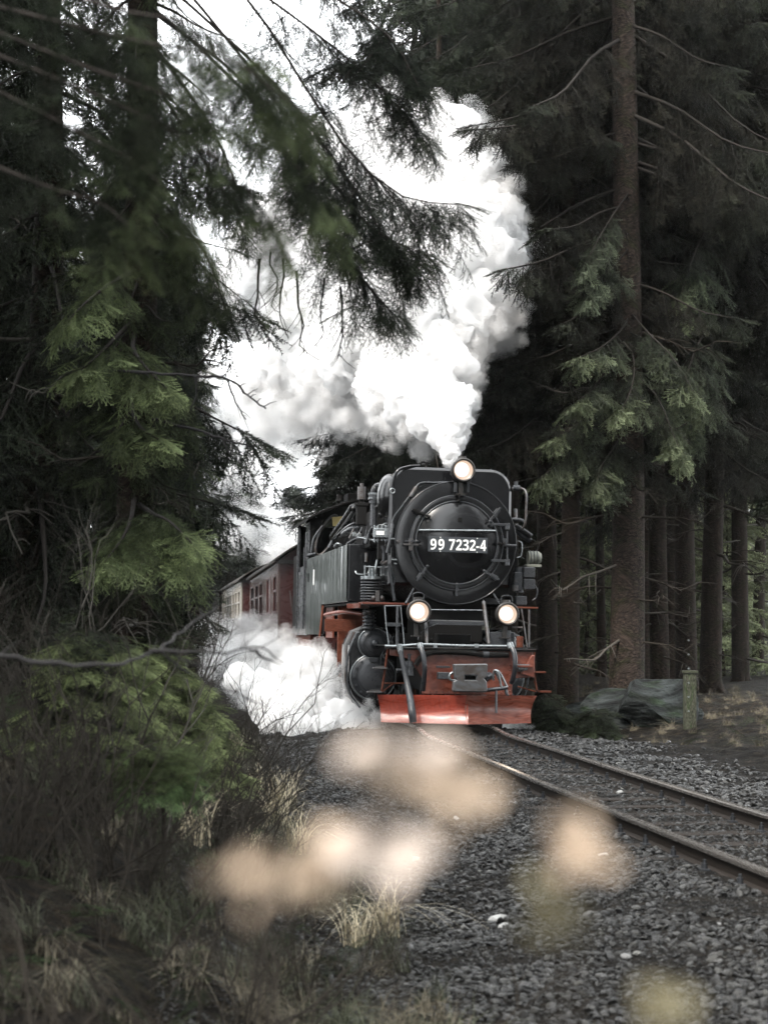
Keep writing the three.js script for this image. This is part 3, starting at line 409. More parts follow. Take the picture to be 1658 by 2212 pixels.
  part('crosshead', [box(0.14, 0.22, 0.3, ...lp(372, 1370, -3.3).toArray()), box(0.06, 0.16, 0.1, ...lp(302, 1335, -3.3).toArray())], M.iron, loco);
  part('sand_pipe', pipe(L([[395, 1400, -2.9], [420, 1450, -2.8], [470, 1480, -2.6]]), 0.05, 8), M.sooty, loco);

  // air pump and fittings beside the smokebox
  const fins = (x, y0, y1, z, r, n) => { const p = []; for (let i = 0; i < n; i++) { const a = y0 + (y1 - y0) * i / n, b = (y1 - y0) / n; p.push([r * 0.72, a], [r * 0.72, a + b * 0.5], [r, a + b * 0.52], [r, a + b * 0.98]); } return new THREE.LatheGeometry([...p, [0, y1]].map((q) => new THREE.Vector2(...q)), 28).translate(x, 0, z); };
  { const a = lp(535, 786, -1.5), b = lp(535, 910, -1.5), c = lp(522, 955, -1.5), d = lp(522, 1072, -1.5);
    const pump = part('air_pump', fins(a.x, b.y, a.y, -1.5, 0.165, 8), M.iron, loco); part('pump_head', [cyl(0.17, 0.17, 0.045, a.x, a.y + 0.02, -1.5), cyl(0.05, 0.06, 0.16, a.x, a.y + 0.1, -1.5), ...[-0.12, -0.05, 0.05, 0.12].map((q) => cyl(0.014, 0.014, 0.16, a.x + q, a.y + 0.12, -1.4))], M.steel, pump);
    part('pump_barrel', fins(c.x, d.y, c.y, -1.5, 0.1, 6), M.iron, pump);
    part('pump_valves', [...[[545, 890], [590, 892], [520, 968], [500, 975]].map(([x, y]) => new THREE.SphereGeometry(0.04, 10, 8).translate(...lp(x, y, -1.32).toArray())), box(0.06, 0.16, 0.06, ...lp(565, 880, -1.3).toArray())], M.paleiron, pump);
    part('pump_shelf', [pipe(L([[500, 717, -1.35], [575, 720, -1.35], [680, 724, -1.3]]), 0.012, 2)], M.steel, pump); }
  { const p = lp(580, 532, -1.25); const lub = part('lubricator', box(0.2, 0.15, 0.16, p.x, p.y, p.z), M.steel, loco); part('lubricator_lid', box(0.12, 0.06, 0.01, p.x - 0.01, p.y, p.z + 0.086), M.white, lub); part('lubricator_knobs', [-0.08, -0.03, 0.03, 0.08].flatMap((q) => [cyl(0.018, 0.018, 0.06, p.x + q, p.y + 0.09, p.z), cyl(0.016, 0.016, 0.07, p.x + q, p.y - 0.1, p.z)]), M.steel, lub);
    part('lubricator_stand', box(0.1, 0.28, 0.1, p.x + 0.02, p.y - 0.25, p.z - 0.02), M.sooty, lub);
    part('oil_pipe', [pipe(L([[585, 500, -1.25], [600, 480, -1.25], [625, 478, -1.2], [640, 520, -1.1]]), 0.006, 14), pipe(L([[560, 500, -1.25], [575, 486, -1.25], [610, 490, -1.2], [632, 530, -1.1]]), 0.006, 14)], M.steel, lub); }
  { const a = lp(548, 330, -1.7), b = lp(548, 492, -1.7); const fp = part('feed_pump', [cyl(0.055, 0.055, a.y - b.y, a.x, (a.y + b.y) / 2, -1.7), cyl(0.08, 0.08, 0.05, a.x, a.y, -1.7), cyl(0.075, 0.075, 0.04, a.x, a.y - 0.08, -1.7)], M.iron, loco); part('pump_flange', [box(0.17, 0.03, 0.14, a.x, a.y + 0.04, -1.7), box(0.17, 0.03, 0.14, a.x, a.y - 0.03, -1.7)], M.steel, fp);
    part('feed_pipe', [pipe(L([[548, 330, -1.7], [548, 295, -1.7], [562, 274, -1.7], [600, 268, -1.6], [645, 268, -1.45]]), 0.05, 20, 12), pipe(L([[560, 386, -1.6], [600, 382, -1.5], [625, 365, -1.45], [640, 335, -1.4]]), 0.028, 16)], M.black, fp); }
  { const a = lp(480, 275, -2.6), b = lp(480, 345, -2.6); const wh = part('steam_whistle', [cyl(0.068, 0.068, a.y - b.y, a.x, (a.y + b.y) / 2, -2.6), cyl(0.03, 0.03, 0.07, a.x, a.y + 0.02, -2.6)], M.paleiron, loco); part('whistle_base', [cyl(0.04, 0.05, 0.1, a.x, b.y - 0.04, -2.6), box(0.2, 0.05, 0.16, a.x, b.y - 0.08, -2.6), box(0.16, 0.3, 0.14, a.x, b.y - 0.25, -2.6)], M.sooty, wh); }
  // a tangle of pipes and rods between tank and boiler
  const pr = rng(41);
  for (const [pts, r, m] of [
    [[[435, 392, -3.0], [390, 460, -3.8], [322, 552, -5]], 0.075, M.black], [[[430, 392, -2.95], [385, 460, -3.75], [318, 552, -4.95]], 0.022, M.paleiron],
    [[[330, 555, -5], [310, 590, -5], [300, 612, -5]], 0.03, M.iron], [[[380, 535, -4], [420, 510, -3.6], [470, 502, -3.3]], 0.055, M.iron], [[[360, 540, -4.4], [420, 490, -3.7], [480, 465, -3.2]], 0.06, M.black],
    [[[400, 590, -2.8], [440, 566, -2.7], [500, 552, -2.5], [555, 530, -1.5]], 0.014, M.iron], [[[455, 555, -2.5], [500, 562, -2.2], [560, 572, -1.6]], 0.013, M.steel], [[[500, 585, -2.5], [512, 500, -2.4], [520, 460, -2.3]], 0.022, M.iron],
    [[[410, 560, -3.4], [430, 520, -3.4], [452, 480, -3.4]], 0.016, M.paleiron], [[[395, 600, -2.8], [460, 545, -3], [500, 480, -3]], 0.03, M.black], [[[540, 500, -1.9], [520, 540, -2], [500, 590, -2]], 0.03, M.iron],
    [[[590, 300, -1.6], [582, 330, -1.5], [605, 350, -1.4], [600, 420, -1.4]], 0.022, M.black], [[[575, 424, -1.6], [600, 428, -1.5], [630, 420, -1.4]], 0.016, M.iron], [[[622, 690, -1.1], [600, 700, -1.2], [585, 690, -1.2]], 0.03, M.paleiron], [[[560, 790, -1.4], [555, 740, -1.35], [565, 680, -1.35]], 0.02, M.steel], [[[600, 690, -1.2], [600, 640, -1.2], [590, 600, -1.2]], 0.025, M.iron],
    [[[505, 640, -2.4], [505, 690, -2.4]], 0.03, M.paleiron], [[[640, 700, -0.9], [645, 740, -0.9], [660, 790, -0.9], [655, 830, -0.9]], 0.012, M.iron], [[[330, 605, -4.8], [350, 590, -4.6], [365, 600, -4.6]], 0.025, M.steel],
  ]) part('steam_pipe', pipe(L(pts), r, pts.length * 5), m, loco);
  for (let i = 0; i < 18; i++) { const x = 430 + pr() * 190, y = 420 + pr() * 170, z = -1.6 - (620 - x) / 190 * 1.6, p = lp(x, y, z); part('pipe_fitting', pr() < 0.5 ? cyl(0.03, 0.03, 0.07, p.x, p.y, p.z, ['x', 'y', 'z'][i % 3], 8) : box(0.05 + pr() * 0.06, 0.05, 0.06, p.x, p.y, p.z), [M.iron, M.sooty, M.steel][i % 3], loco); }
  part('boiler_fittings', box(0.7, 0.55, 1.6, lp(520, 470, -2.9).x + 0.25, by + 0.25, -2.9), M.sooty, loco);

  // far side fittings
  part('handrail', [pipe(L([[1308, 285, -1.0], [1350, 284, -1.0], [1376, 290, -0.95], [1388, 315, -0.9], [1386, 400, -0.9], [1380, 480, -0.9], [1368, 506, -0.95]]), 0.017, 30)], M.paleiron, loco);
  part('pipe_union', [cyl(0.045, 0.045, 0.1, ...lp(1332, 282, -1.0).toArray(), 'x', 10), cyl(0.03, 0.03, 0.12, ...lp(1330, 268, -1.0).toArray(), 'y', 8)], M.iron, loco);
  for (const [pts, r, m] of [[[[1310, 455, -1], [1350, 458, -1], [1378, 472, -1]], 0.03, M.iron], [[[1325, 488, -1], [1360, 512, -1], [1415, 550, -1]], 0.045, M.black], [[[1320, 500, -1.1], [1365, 545, -1.1], [1412, 575, -1.1]], 0.04, M.iron], [[[1328, 400, -1.2], [1328, 470, -1.1]], 0.03, M.paleiron], [[[1340, 577, -0.95], [1360, 582, -0.95], [1356, 660, -0.95], [1335, 668, -0.95]], 0.01, M.steel], [[[1435, 820, -1], [1448, 850, -1], [1440, 890, -1], [1420, 905, -1]], 0.012, M.iron], [[[1345, 720, -1], [1350, 860, -1]], 0.06, M.iron]]) part('steam_pipe', pipe(L(pts), r, 16), m, loco);
  { const p = lp(1425, 668, -1.3); const t = part('turbo_generator', [cyl(0.1, 0.1, 0.16, p.x, p.y, p.z, 'x', 20), cyl(0.07, 0.1, 0.04, p.x + 0.1, p.y, p.z, 'x', 20), box(0.22, 0.04, 0.2, p.x, p.y - 0.12, p.z)], mat(0.11, 0.115, 0.095, 0.6), loco); part('generator_ribs', [-0.05, 0, 0.05].map((q) => tor(0.102, 0.008, 0, 0, 0).rotateY(Math.PI / 2).translate(p.x + q, p.y, p.z)), M.iron, t); part('generator_stand', box(0.14, 0.35, 0.2, p.x - 0.1, p.y - 0.3, p.z - 0.05), M.sooty, t); }
  for (const [x, y, w, h] of [[1400, 750, 0.17, 0.16], [1400, 815, 0.17, 0.16], [1338, 800, 0.12, 0.28], [1356, 905, 0.16, 0.14]]) { const p = lp(x, y, -1.0); const b = part('junction_box', box(w, h, 0.14, p.x, p.y, p.z), M.iron, loco); part('box_lid', box(w * 0.86, h * 0.82, 0.012, p.x, p.y, p.z + 0.072), M.iron, b); }
  { const p = lp(1326, 835, -0.95); part('stop_valve', [cyl(0.05, 0.05, 0.08, p.x, p.y, p.z, 'y', 12), cyl(0.018, 0.018, 0.1, p.x, p.y + 0.05, p.z), cyl(0.04, 0.04, 0.015, p.x, p.y + 0.1, p.z)], M.paleiron, loco); }
  part('right_brackets', [box(0.3, 0.2, 0.5, 0.75, 1.95, -1.3), box(0.14, 1.0, 0.3, 1.0, 2.2, -1.45)], M.sooty, loco);
  loco.children.forEach((c) => { if (c.name === 'right_brackets') c.name = 'pump_bracket'; });
}

// ---------------------------------------------------------------- the coaches
function coach(px0, D0, px1, D1, wins, upper, label, frames) {
  const a = V((px0 - W / 2) / FOCAL * D0, 0, -D0), b = V((px1 - W / 2) / FOCAL * D1, 0, -D1), len = a.distanceTo(b), hw = 1.25, yaw = Math.atan2(a.x - b.x, a.z - b.z);
  const mid = a.clone().add(V(Math.cos(yaw), 0, -Math.sin(yaw)).multiplyScalar(hw));
  const t = thing('railway_coach', label, 'railway coach', mid); t.rotation.y = yaw;
  const sideMat = upper, eave = 2.84, s0 = wins.sill, s1 = wins.head;
  // side wall round the openings, each end, roof
  const wall = []; let z = 0; const piece = (z0, z1, y0, y1) => { if (z0 - z1 > 0.01) for (const s of [-1, 1]) wall.push([s, z0, z1, y0, y1]); };
  piece(0, -len, s1, eave); for (const [w0, w1] of wins.list) { piece(z, -w0, s0, s1); z = -w1; } piece(z, -len, s0, s1);
  part('upper_wall', wall.map(([s, z0, z1, y0, y1]) => box(0.05, y1 - y0, z0 - z1, s * (hw - 0.025), (y0 + y1) / 2, (z0 + z1) / 2)), sideMat, t);
  part('lower_wall', [box(0.05, s0 - 0.78, len, -hw + 0.025, (s0 + 0.78) / 2 - 0.001, -len / 2), box(0.05, s0 - 0.78, len, hw - 0.025, (s0 + 0.78) / 2 - 0.001, -len / 2)], M.coachside, t);
  for (const zz of [-0.03, -len + 0.03]) { const e = [[-hw + 0.05, 0.8]]; for (let i = 0; i <= 12; i++) { const x = -hw + 0.05 + i / 12 * (2 * hw - 0.1); e.push([x, eave + 0.5 * (1 - (x / hw) ** 2)]); } e.push([hw - 0.05, 0.8]); part('end_wall', plate(e.reverse(), 0.05, zz + 0.025), M.coachred, t); }
  const rf = []; for (let i = 0; i <= 16; i++) { const x = -1.34 + i / 16 * 2.68; rf.push([x, eave + 0.02 + 0.56 * (1 - (x / 1.34) ** 2)]); } for (let i = 16; i >= 0; i--) { const x = -1.34 + i / 16 * 2.68; rf.push([x, eave - 0.03 + 0.56 * (1 - (x / 1.34) ** 2)]); }
  part('roof', plate(rf.reverse(), len + 0.5, 0.25, [], 0.01), M.roof, t);
  part('gutter', [box(0.05, 0.05, len + 0.3, -1.29, eave + 0.02, -len / 2), box(2.5, 0.08, 0.04, 0, eave - 0.02, 0.06)], M.paleiron, t);
  part('underframe', [box(2.3, 0.22, len, 0, 0.68, -len / 2), box(0.3, 0.3, 0.7, 0, 0.62, 0.5), box(0.3, 0.3, 0.7, 0, 0.62, -len - 0.5)], M.sooty, t);
  for (const zz of [-2.6, -len + 2.6]) part('bogie', [box(1.6, 0.3, 2, 0, 0.45, zz), ...[-0.7, 0.7].flatMap((d) => [-0.53, 0.53].map((x) => cyl(0.35, 0.35, 0.1, x, 0.35, zz + d, 'x')))], M.sooty, t);
  for (const [w0, w1, door] of wins.list) for (const s of [-1, 1]) {
    const f = part(door ? 'door' : 'window', [box(0.035, 0.05, w1 - w0, 0, s1 - 0.025, 0), box(0.035, 0.05, w1 - w0, 0, s0 + 0.025, 0), box(0.035, s1 - s0 - 0.1, 0.06, 0, (s0 + s1) / 2, (w1 - w0) / 2 - 0.03), box(0.035, s1 - s0 - 0.1, 0.06, 0, (s0 + s1) / 2, -(w1 - w0) / 2 + 0.03), ...(door ? [] : [box(0.03, 0.05, w1 - w0 - 0.12, 0, s0 + (s1 - s0) * 0.58, 0)])], frames, t); f.position.set(s * (hw - 0.01), 0, -(w0 + w1) / 2);
    part('pane', box(0.012, s1 - s0 - 0.1, w1 - w0 - 0.12, -s * 0.03, (s0 + s1) / 2, 0), door ? M.coachred : M.glass, f);
  }
  part('steam_heating_pipe', pipe([V(-0.5, 0.8, 0.1), V(-0.9, 1.6, 0.12), V(-1.0, 2.2, 0.1)], 0.015, 8), M.paleiron, t);
  return t;
}
coach(277.4, 38.9, 249.3, 53.2, { sill: 1.72, head: 2.58, list: [[0.45, 1.75], [2.9, 4.6, true], [6.7, 8.3], [9.0, 10.7], [11.6, 13.4]] }, M.coachside, 'red brown railway coach coupled right behind the locomotive', M.coachred);
coach(240.6, 54.6, 221.6, 69, { sill: 1.68, head: 2.56, list: Array.from({ length: 7 }, (_, i) => [0.5 + i * 1.95, 1.95 + i * 1.95]) }, M.cream, 'red coach with cream window band, second behind the locomotive', M.cream);
coach(217.4, 70.3, 206, 85, { sill: 1.68, head: 2.56, list: Array.from({ length: 6 }, (_, i) => [0.5 + i * 2.3, 2.3 + i * 2.3]) }, M.cream, 'hazy red and cream coach at the far end of the train', M.cream);

// ---------------------------------------------------------------- plants: sprays of needles, boughs, trees
const UP = V(0, 1, 0);
function spray(seed, step, nl, nw, lats, hang, rings) { // half a metre of twig along +x, its side twigs clothed in needles all round
  const r = rng(seed), pos = [], nor = [], col = [];
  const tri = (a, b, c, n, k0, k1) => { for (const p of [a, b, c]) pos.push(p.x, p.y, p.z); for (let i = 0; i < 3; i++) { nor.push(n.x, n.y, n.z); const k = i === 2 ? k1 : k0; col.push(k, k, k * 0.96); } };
  const twig = (o, d, len, sag, k0, k1, sub) => {
    const n = Math.max(2, Math.round(len / step)), p = o.clone(), dir = d.clone();
    for (let i = 0; i < n; i++) {
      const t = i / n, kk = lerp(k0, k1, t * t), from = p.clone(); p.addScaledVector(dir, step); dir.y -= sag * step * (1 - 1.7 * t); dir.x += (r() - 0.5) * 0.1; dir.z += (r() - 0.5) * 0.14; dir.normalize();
      const side = dir.clone().cross(UP).normalize(), upv = side.clone().cross(dir), taper = 1 - 0.4 * t * t;
      for (let q = 0; q < rings; q++) {
        const a = (q + r() * 0.8) / rings * Math.PI * 2, out = side.clone().multiplyScalar(Math.cos(a)).addScaledVector(upv, Math.sin(a)).addScaledVector(dir, 0.7 + r() * 0.6).normalize(), w = dir.clone().multiplyScalar(nw * 0.5), c = p.clone().addScaledVector(dir, (r() - 0.5) * step), e = c.clone().addScaledVector(out, nl * taper * (0.7 + r() * 0.6));
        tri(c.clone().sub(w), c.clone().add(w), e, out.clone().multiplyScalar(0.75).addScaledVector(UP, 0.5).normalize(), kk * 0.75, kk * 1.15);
      }
      { const w = side.clone().multiplyScalar(nw * 0.45); tri(from.clone().sub(w), from.clone().add(w), p, upv, 0.5, 0.5); }
      if (sub && i > 2 && i % sub === 0) twig(p, dir.clone().addScaledVector(side, (r() < 0.5 ? 1 : -1) * (0.7 + r() * 0.4)).normalize(), len * (1 - t) * 0.5 + 0.03, sag, kk, k1, 0);
    }
  };
  twig(V(0, 0, 0), V(1, 0.05, 0).normalize(), 0.5, 0.5, 0.5, 1.4, 0);
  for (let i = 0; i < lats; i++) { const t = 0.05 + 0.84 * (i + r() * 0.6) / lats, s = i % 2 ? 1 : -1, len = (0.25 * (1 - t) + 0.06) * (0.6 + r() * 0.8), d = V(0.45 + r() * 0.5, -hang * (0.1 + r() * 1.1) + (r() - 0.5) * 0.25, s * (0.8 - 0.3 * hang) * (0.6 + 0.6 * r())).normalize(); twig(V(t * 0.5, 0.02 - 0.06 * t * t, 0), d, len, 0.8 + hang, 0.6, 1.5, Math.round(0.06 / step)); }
  const g = new THREE.BufferGeometry(); g.setAttribute('position', new THREE.Float32BufferAttribute(pos, 3)); g.setAttribute('normal', new THREE.Float32BufferAttribute(nor, 3)); g.setAttribute('color', new THREE.Float32BufferAttribute(col, 3)); return g;
}
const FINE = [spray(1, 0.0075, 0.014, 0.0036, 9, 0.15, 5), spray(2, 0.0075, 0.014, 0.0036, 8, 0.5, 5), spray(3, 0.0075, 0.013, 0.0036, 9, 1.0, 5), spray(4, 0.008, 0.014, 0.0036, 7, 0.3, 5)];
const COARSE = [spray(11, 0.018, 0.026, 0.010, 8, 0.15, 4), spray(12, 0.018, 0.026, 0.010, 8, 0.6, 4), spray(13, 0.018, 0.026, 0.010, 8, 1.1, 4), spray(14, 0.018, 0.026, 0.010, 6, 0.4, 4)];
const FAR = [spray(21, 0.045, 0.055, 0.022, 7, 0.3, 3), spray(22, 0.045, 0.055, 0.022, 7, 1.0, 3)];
const needleMat = new THREE.MeshPhysicalMaterial({ color: 0xffffff, roughness: 0.75, side: THREE.DoubleSide, specularIntensity: 0.3, vertexColors: true });
const barkBump = grain(512, (u, v) => clamp(128 + 230 * tile(u, v, 34, 5, 4) * (0.6 + tile(u, v, 6, 2, 1)), 0, 255));
const barkMap = grain(512, (u, v) => { const k = clamp(150 + 170 * tile(u, v, 20, 5, 6) + (R0() - 0.5) * 40, 40, 255), m = clamp(tile(u, v, 5, 3, 12) * 2); return [lerp(k, k * 0.8, m), lerp(k * 0.97, k * 0.92, m), lerp(k * 0.95, k * 0.7, m)]; }, true);
const barkWarm = mat(0.068, 0.054, 0.046, 0.9, 0, { map: barkMap, bumpMap: barkBump, bumpScale: 0.025 }), barkDark = mat(0.04, 0.031, 0.025, 0.95, 0, { map: barkMap, bumpMap: barkBump, bumpScale: 0.02 }), twigMat = mat(0.02, 0.017, 0.0135, 0.9), greyTwig = mat(0.045, 0.041, 0.035, 0.9), boughMat = mat(0.014, 0.012, 0.0105, 0.95);

class Foliage { // collects the sprays of one plant
  constructor(kinds) { this.kinds = kinds; this.l = kinds.map(() => []); this.wood = []; }
  put(p, dir, size, roll, tone, k) { const x = dir.clone().normalize(), z = x.clone().cross(UP).normalize(), y = z.clone().cross(x); y.multiplyScalar(Math.cos(roll)).addScaledVector(z, Math.sin(roll)); z.copy(x).cross(y); const m = new THREE.Matrix4().makeBasis(x, y, z).scale(V(size, size, size)).setPosition(p); this.l[k % this.kinds.length].push([m, tone]); }
  build(parent, woodMat = boughMat) {
    this.l.forEach((l, k) => { if (!l.length) return; const im = new THREE.InstancedMesh(this.kinds[k], needleMat, l.length), c = new THREE.Color(); im.name = 'crown'; im.userData.kind = 'stuff'; l.forEach(([m, t], i) => { im.setMatrixAt(i, m); im.setColorAt(i, c.setRGB(...t)); }); im.castShadow = im.receiveShadow = true; parent.add(im); });
    if (this.wood.length) { const w = part('boughs', this.wood, woodMat, parent); w.userData.kind = 'stuff'; }
  }
}
const DARK = [0.023, 0.03, 0.018], DEEP = [0.011, 0.0165, 0.0115], FRESH = [0.075, 0.105, 0.042], BROWN = [0.02, 0.019, 0.013], PALE = [0.066, 0.085, 0.055];
const toneMix = (a, b, t, r) => { const v = 0.35 + 1.15 * Math.pow(r(), 1.3); return a.map((q, i) => lerp(q, b[i], t) * v); };
// one bough along a curve: side twigs hang from it, sprays sit on the side twigs
function bough(F, pts, o, r) {
  const c = new THREE.CatmullRomCurve3(pts), len = c.getLength(), n = Math.max(3, Math.round(len / o.gap)), S = o.size, start = o.start ?? 0.22;
  F.wood.push(pipe(c.getPoints(8), [o.rad, o.rad * 0.6, o.rad * 0.25], 8, 5, true));
  for (let i = 0; i <= n; i++) {
    const t = start + (1 - start) * i / n, p = c.getPoint(t), d = c.getTangent(t), side = d.clone().cross(UP).normalize();
    for (const s of [-1, 1]) {
      const l2 = Math.min(o.reach, (0.16 + 0.42 * len * (1 - t) * (t < 0.3 ? 0.7 : 1))) * (0.65 + r() * 0.6), hang = o.hang * (0.6 + 0.8 * r()), e = d.clone().multiplyScalar(0.1 + 0.8 * r()).addScaledVector(side, s * (0.25 + 0.75 * r())).addScaledVector(UP, -hang * (0.45 + 0.8 * r())).normalize();
      const m = Math.max(1, Math.round(l2 / (0.3 * S)));
      for (let k = 0; k < m; k++) {
        const q = p.clone().addScaledVector(e, l2 * k / m); q.y -= hang * 0.25 * (l2 * k / m) ** 2;
        const tip = (k + 1) / m * 0.5 + t * 0.5, dir = e.clone().addScaledVector(UP, -hang * 0.35 * k / m + (r() - 0.5) * 0.25).addScaledVector(side, (r() - 0.5) * 1.0).addScaledVector(d, (r() - 0.5) * 0.9);
        F.put(q, dir, S * (0.75 + 0.5 * r()), (r() - 0.5) * 0.9, toneMix(o.tone, o.tip, clamp((tip - 0.62) * 2.6) * (0.4 + 0.6 * r()), r), Math.floor((hang > 0.9 ? 1.2 : 0) + r() * 3));
      }
      if (l2 > 0.45 && o.twigs !== false) F.wood.push(pipe([p, p.clone().addScaledVector(e, l2 * 0.8)], [0.005, 0.002], 1, 3, true));
    }
  }
  F.put(c.getPoint(1), c.getTangent(1), S, 0, toneMix(o.tone, o.tip, 0.8, r), 0); F.put(c.getPoint(0.95), c.getTangent(0.95), S * 1.1, 0.3, toneMix(o.tone, o.tip, 0.7, r), 3);
}
const deadGeo = [1, 2, 3, 4].map((k) => { // a bare dead side branch, one metre along +x
  const r = rng(k * 31), list = [], P = [V(0, 0, 0)]; for (let i = 1; i <= 5; i++) P.push(V(i / 5, -0.04 * i + 0.012 * i * i * (r() - 0.3), (r() - 0.5) * 0.12)); list.push(pipe(P, [0.017, 0.011, 0.004], 10, 5));
  for (let i = 0; i < 9; i++) { const t = 0.25 + 0.7 * r(), q = P[Math.floor(t * 5)].clone().lerp(P[Math.min(5, Math.floor(t * 5) + 1)], (t * 5) % 1), s = i % 2 ? 1 : -1, l = (1.1 - t) * (0.3 + 0.3 * r()), e = V(l * 0.75, -l * (0.2 + r() * 0.5), s * l * 0.8); list.push(pipe([q, q.clone().addScaledVector(e, 0.5).add(V(0, 0.02, 0)), q.clone().add(e)], [0.006, 0.004, 0.002], 4, 4)); }
  return merge(list);
});
function conifer(o) {
  const r = rng(o.seed), g = thing(o.name ?? 'spruce_tree', o.label, 'tree', V(o.x, groundY(o.x, -o.D) - 0.05, -o.D), o.group), far = o.kinds === FAR;
  const lean = o.lean ?? (r() - 0.5) * 0.8, P = []; for (let i = 0; i <= 10; i++) { const t = i / 10; P.push(V(lean * t + 0.06 * Math.sin(t * 7 + o.seed), t * o.H, 0.05 * Math.cos(t * 5 + o.seed))); }
  const base = []; if (!far) for (let i = 0; i < 5; i++) { const a = i * 1.26 + r(); base.push(pipe([V(Math.cos(a) * o.r * 0.5, o.r * 1.8, Math.sin(a) * o.r * 0.5), V(Math.cos(a) * o.r * 1.0, o.r * 0.6, Math.sin(a) * o.r * 1.0), V(Math.cos(a) * o.r * 2.1, -0.12, Math.sin(a) * o.r * 2.1)], [o.r * 0.5, o.r * 0.42, o.r * 0.2], 8, 8)); }
  part('trunk', [pipe(P, [o.r * 1.25, o.r, o.r * 0.85, o.r * 0.62, o.r * 0.35, 0.02], 40, far ? 7 : 20), ...base], o.bark ?? barkDark, g);
  const at_ = (y) => { const t = clamp(y / o.H) * 10, i = Math.min(9, Math.floor(t)); return P[i].clone().lerp(P[i + 1], t - i); };
  const F = new Foliage(o.kinds), n = o.n;
  for (let i = 0; i < n; i++) {
    const f = (i + r() * 0.8) / n, top = Math.min(o.H, o.top ?? Math.max(o.base + 1, 3 + 0.35 * o.D)), y = f < 0.85 || top === o.H ? o.base + (top - o.base) * f / (top === o.H ? 1 : 0.85) : lerp(top, o.H - 0.5, (f - 0.85) / 0.15), az = o.az ? lerp(o.az[0], o.az[1], r()) : i * 2.39996 + r() * 0.7, prof = o.profile ? o.profile(y) : Math.pow(clamp((o.H - y) / (o.H - o.base)), 0.75), L = Math.max(0.25, o.R * prof * (0.65 + 0.6 * r())), d = V(Math.cos(az), 0, Math.sin(az)), p0 = at_(y), dr = o.droop * (0.6 + 0.8 * r());
    const pts = [p0, p0.clone().addScaledVector(d, L * 0.35).add(V(0, -L * dr * 0.25, 0)), p0.clone().addScaledVector(d, L * 0.7).add(V(0, -L * dr * 0.62, 0)), p0.clone().addScaledVector(d, L).add(V((r() - 0.5) * 0.2, -L * dr * 0.8, (r() - 0.5) * 0.2))];
    bough(F, pts, { gap: o.gap, size: o.size, reach: o.reach, hang: o.hang, tone: o.tone, tip: o.tip, rad: 0.008 + L * 0.011, twigs: !far }, r);
  }
  for (const b of o.boughs ?? []) bough(F, b.pts.map((p) => p.clone().sub(g.position)), { gap: o.gap, size: o.size, reach: o.reach, hang: o.hang, tone: o.tone, tip: o.tip, rad: 0.02, ...b }, r);
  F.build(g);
  for (let i = 0; i < (o.dead ?? 0); i++) { const y = lerp(o.deadY[0], o.deadY[1], (i + r()) / o.dead), az = i * 2.4 + r(), m = part('dead_branch', deadGeo[i % 4], r() < 0.3 ? greyTwig : twigMat, g), s = (0.6 + r() * 1.1) * (o.deadLen ?? 1); m.position.copy(at_(y)); m.rotation.set((r() - 0.5) * 0.6, -az, (r() - 0.62) * 0.5, 'YXZ'); m.scale.setScalar(s); }
  return g;
}
const X = (x, D) => (x * PX - W / 2) / FOCAL * D;

// the right-hand edge of the forest
const mids = { kinds: COARSE, gap: 0.27, size: 0.9, reach: 0.95, hang: 1.0, droop: 0.62, tone: BROWN, tip: DARK };
conifer({ ...mids, seed: 101, x: X(1348, 30), D: 30, H: 25, r: 0.245, lean: 0.05, base: 4.9, R: 2.6, n: 80, az: [2.15, 7.3], bark: barkWarm, dead: 22, deadY: [1.0, 6.5], deadLen: 1.25, profile: (y) => 0.4 + 0.6 * sstep(5, 8.5, y) - 0.5 * sstep(15, 25, y),
  label: 'big spruce with warm brown trunk and pale green lower boughs',
  boughs: [[[1350, 860, 29.8], [1290, 935, 29.2], [1225, 985, 28.9], [1165, 1035, 28.7]], [[1365, 900, 29.8], [1330, 960, 29.2], [1300, 1005, 28.8], [1288, 1040, 28.6]], [[1355, 690, 29.8], [1330, 725, 29], [1290, 755, 28.6], [1250, 772, 28.4]], [[1365, 680, 29.8], [1400, 720, 29], [1450, 770, 28.4], [1500, 850, 28.1]], [[1350, 740, 29.8], [1310, 800, 29], [1280, 840, 28.6], [1245, 870, 28.4]], [[1360, 740, 29.8], [1370, 800, 28.9], [1360, 850, 28.5], [1340, 890, 28.3]], [[1350, 840, 29.8], [1280, 890, 29.2], [1235, 925, 29], [1195, 948, 28.8]], [[1365, 800, 29.8], [1420, 860, 29], [1450, 930, 28.6], [1470, 980, 28.4]], [[1355, 420, 29.8], [1320, 470, 29.2], [1290, 520, 28.8], [1262, 575, 28.6]], [[1355, 540, 29.8], [1320, 580, 29.2], [1295, 600, 28.8], [1270, 640, 28.6]], [[1360, 960, 29.8], [1335, 1000, 29.4], [1320, 1030, 29.2], [1310, 1062, 29]]].map((l, i) => ({ pts: l.map((p) => at(...p)), tone: [0.05, 0.062, 0.042], tip: i < 8 ? [0.17, 0.205, 0.12] : [0.11, 0.135, 0.09], gap: 0.15, size: 0.85, reach: 0.5, start: 0.3 })) });
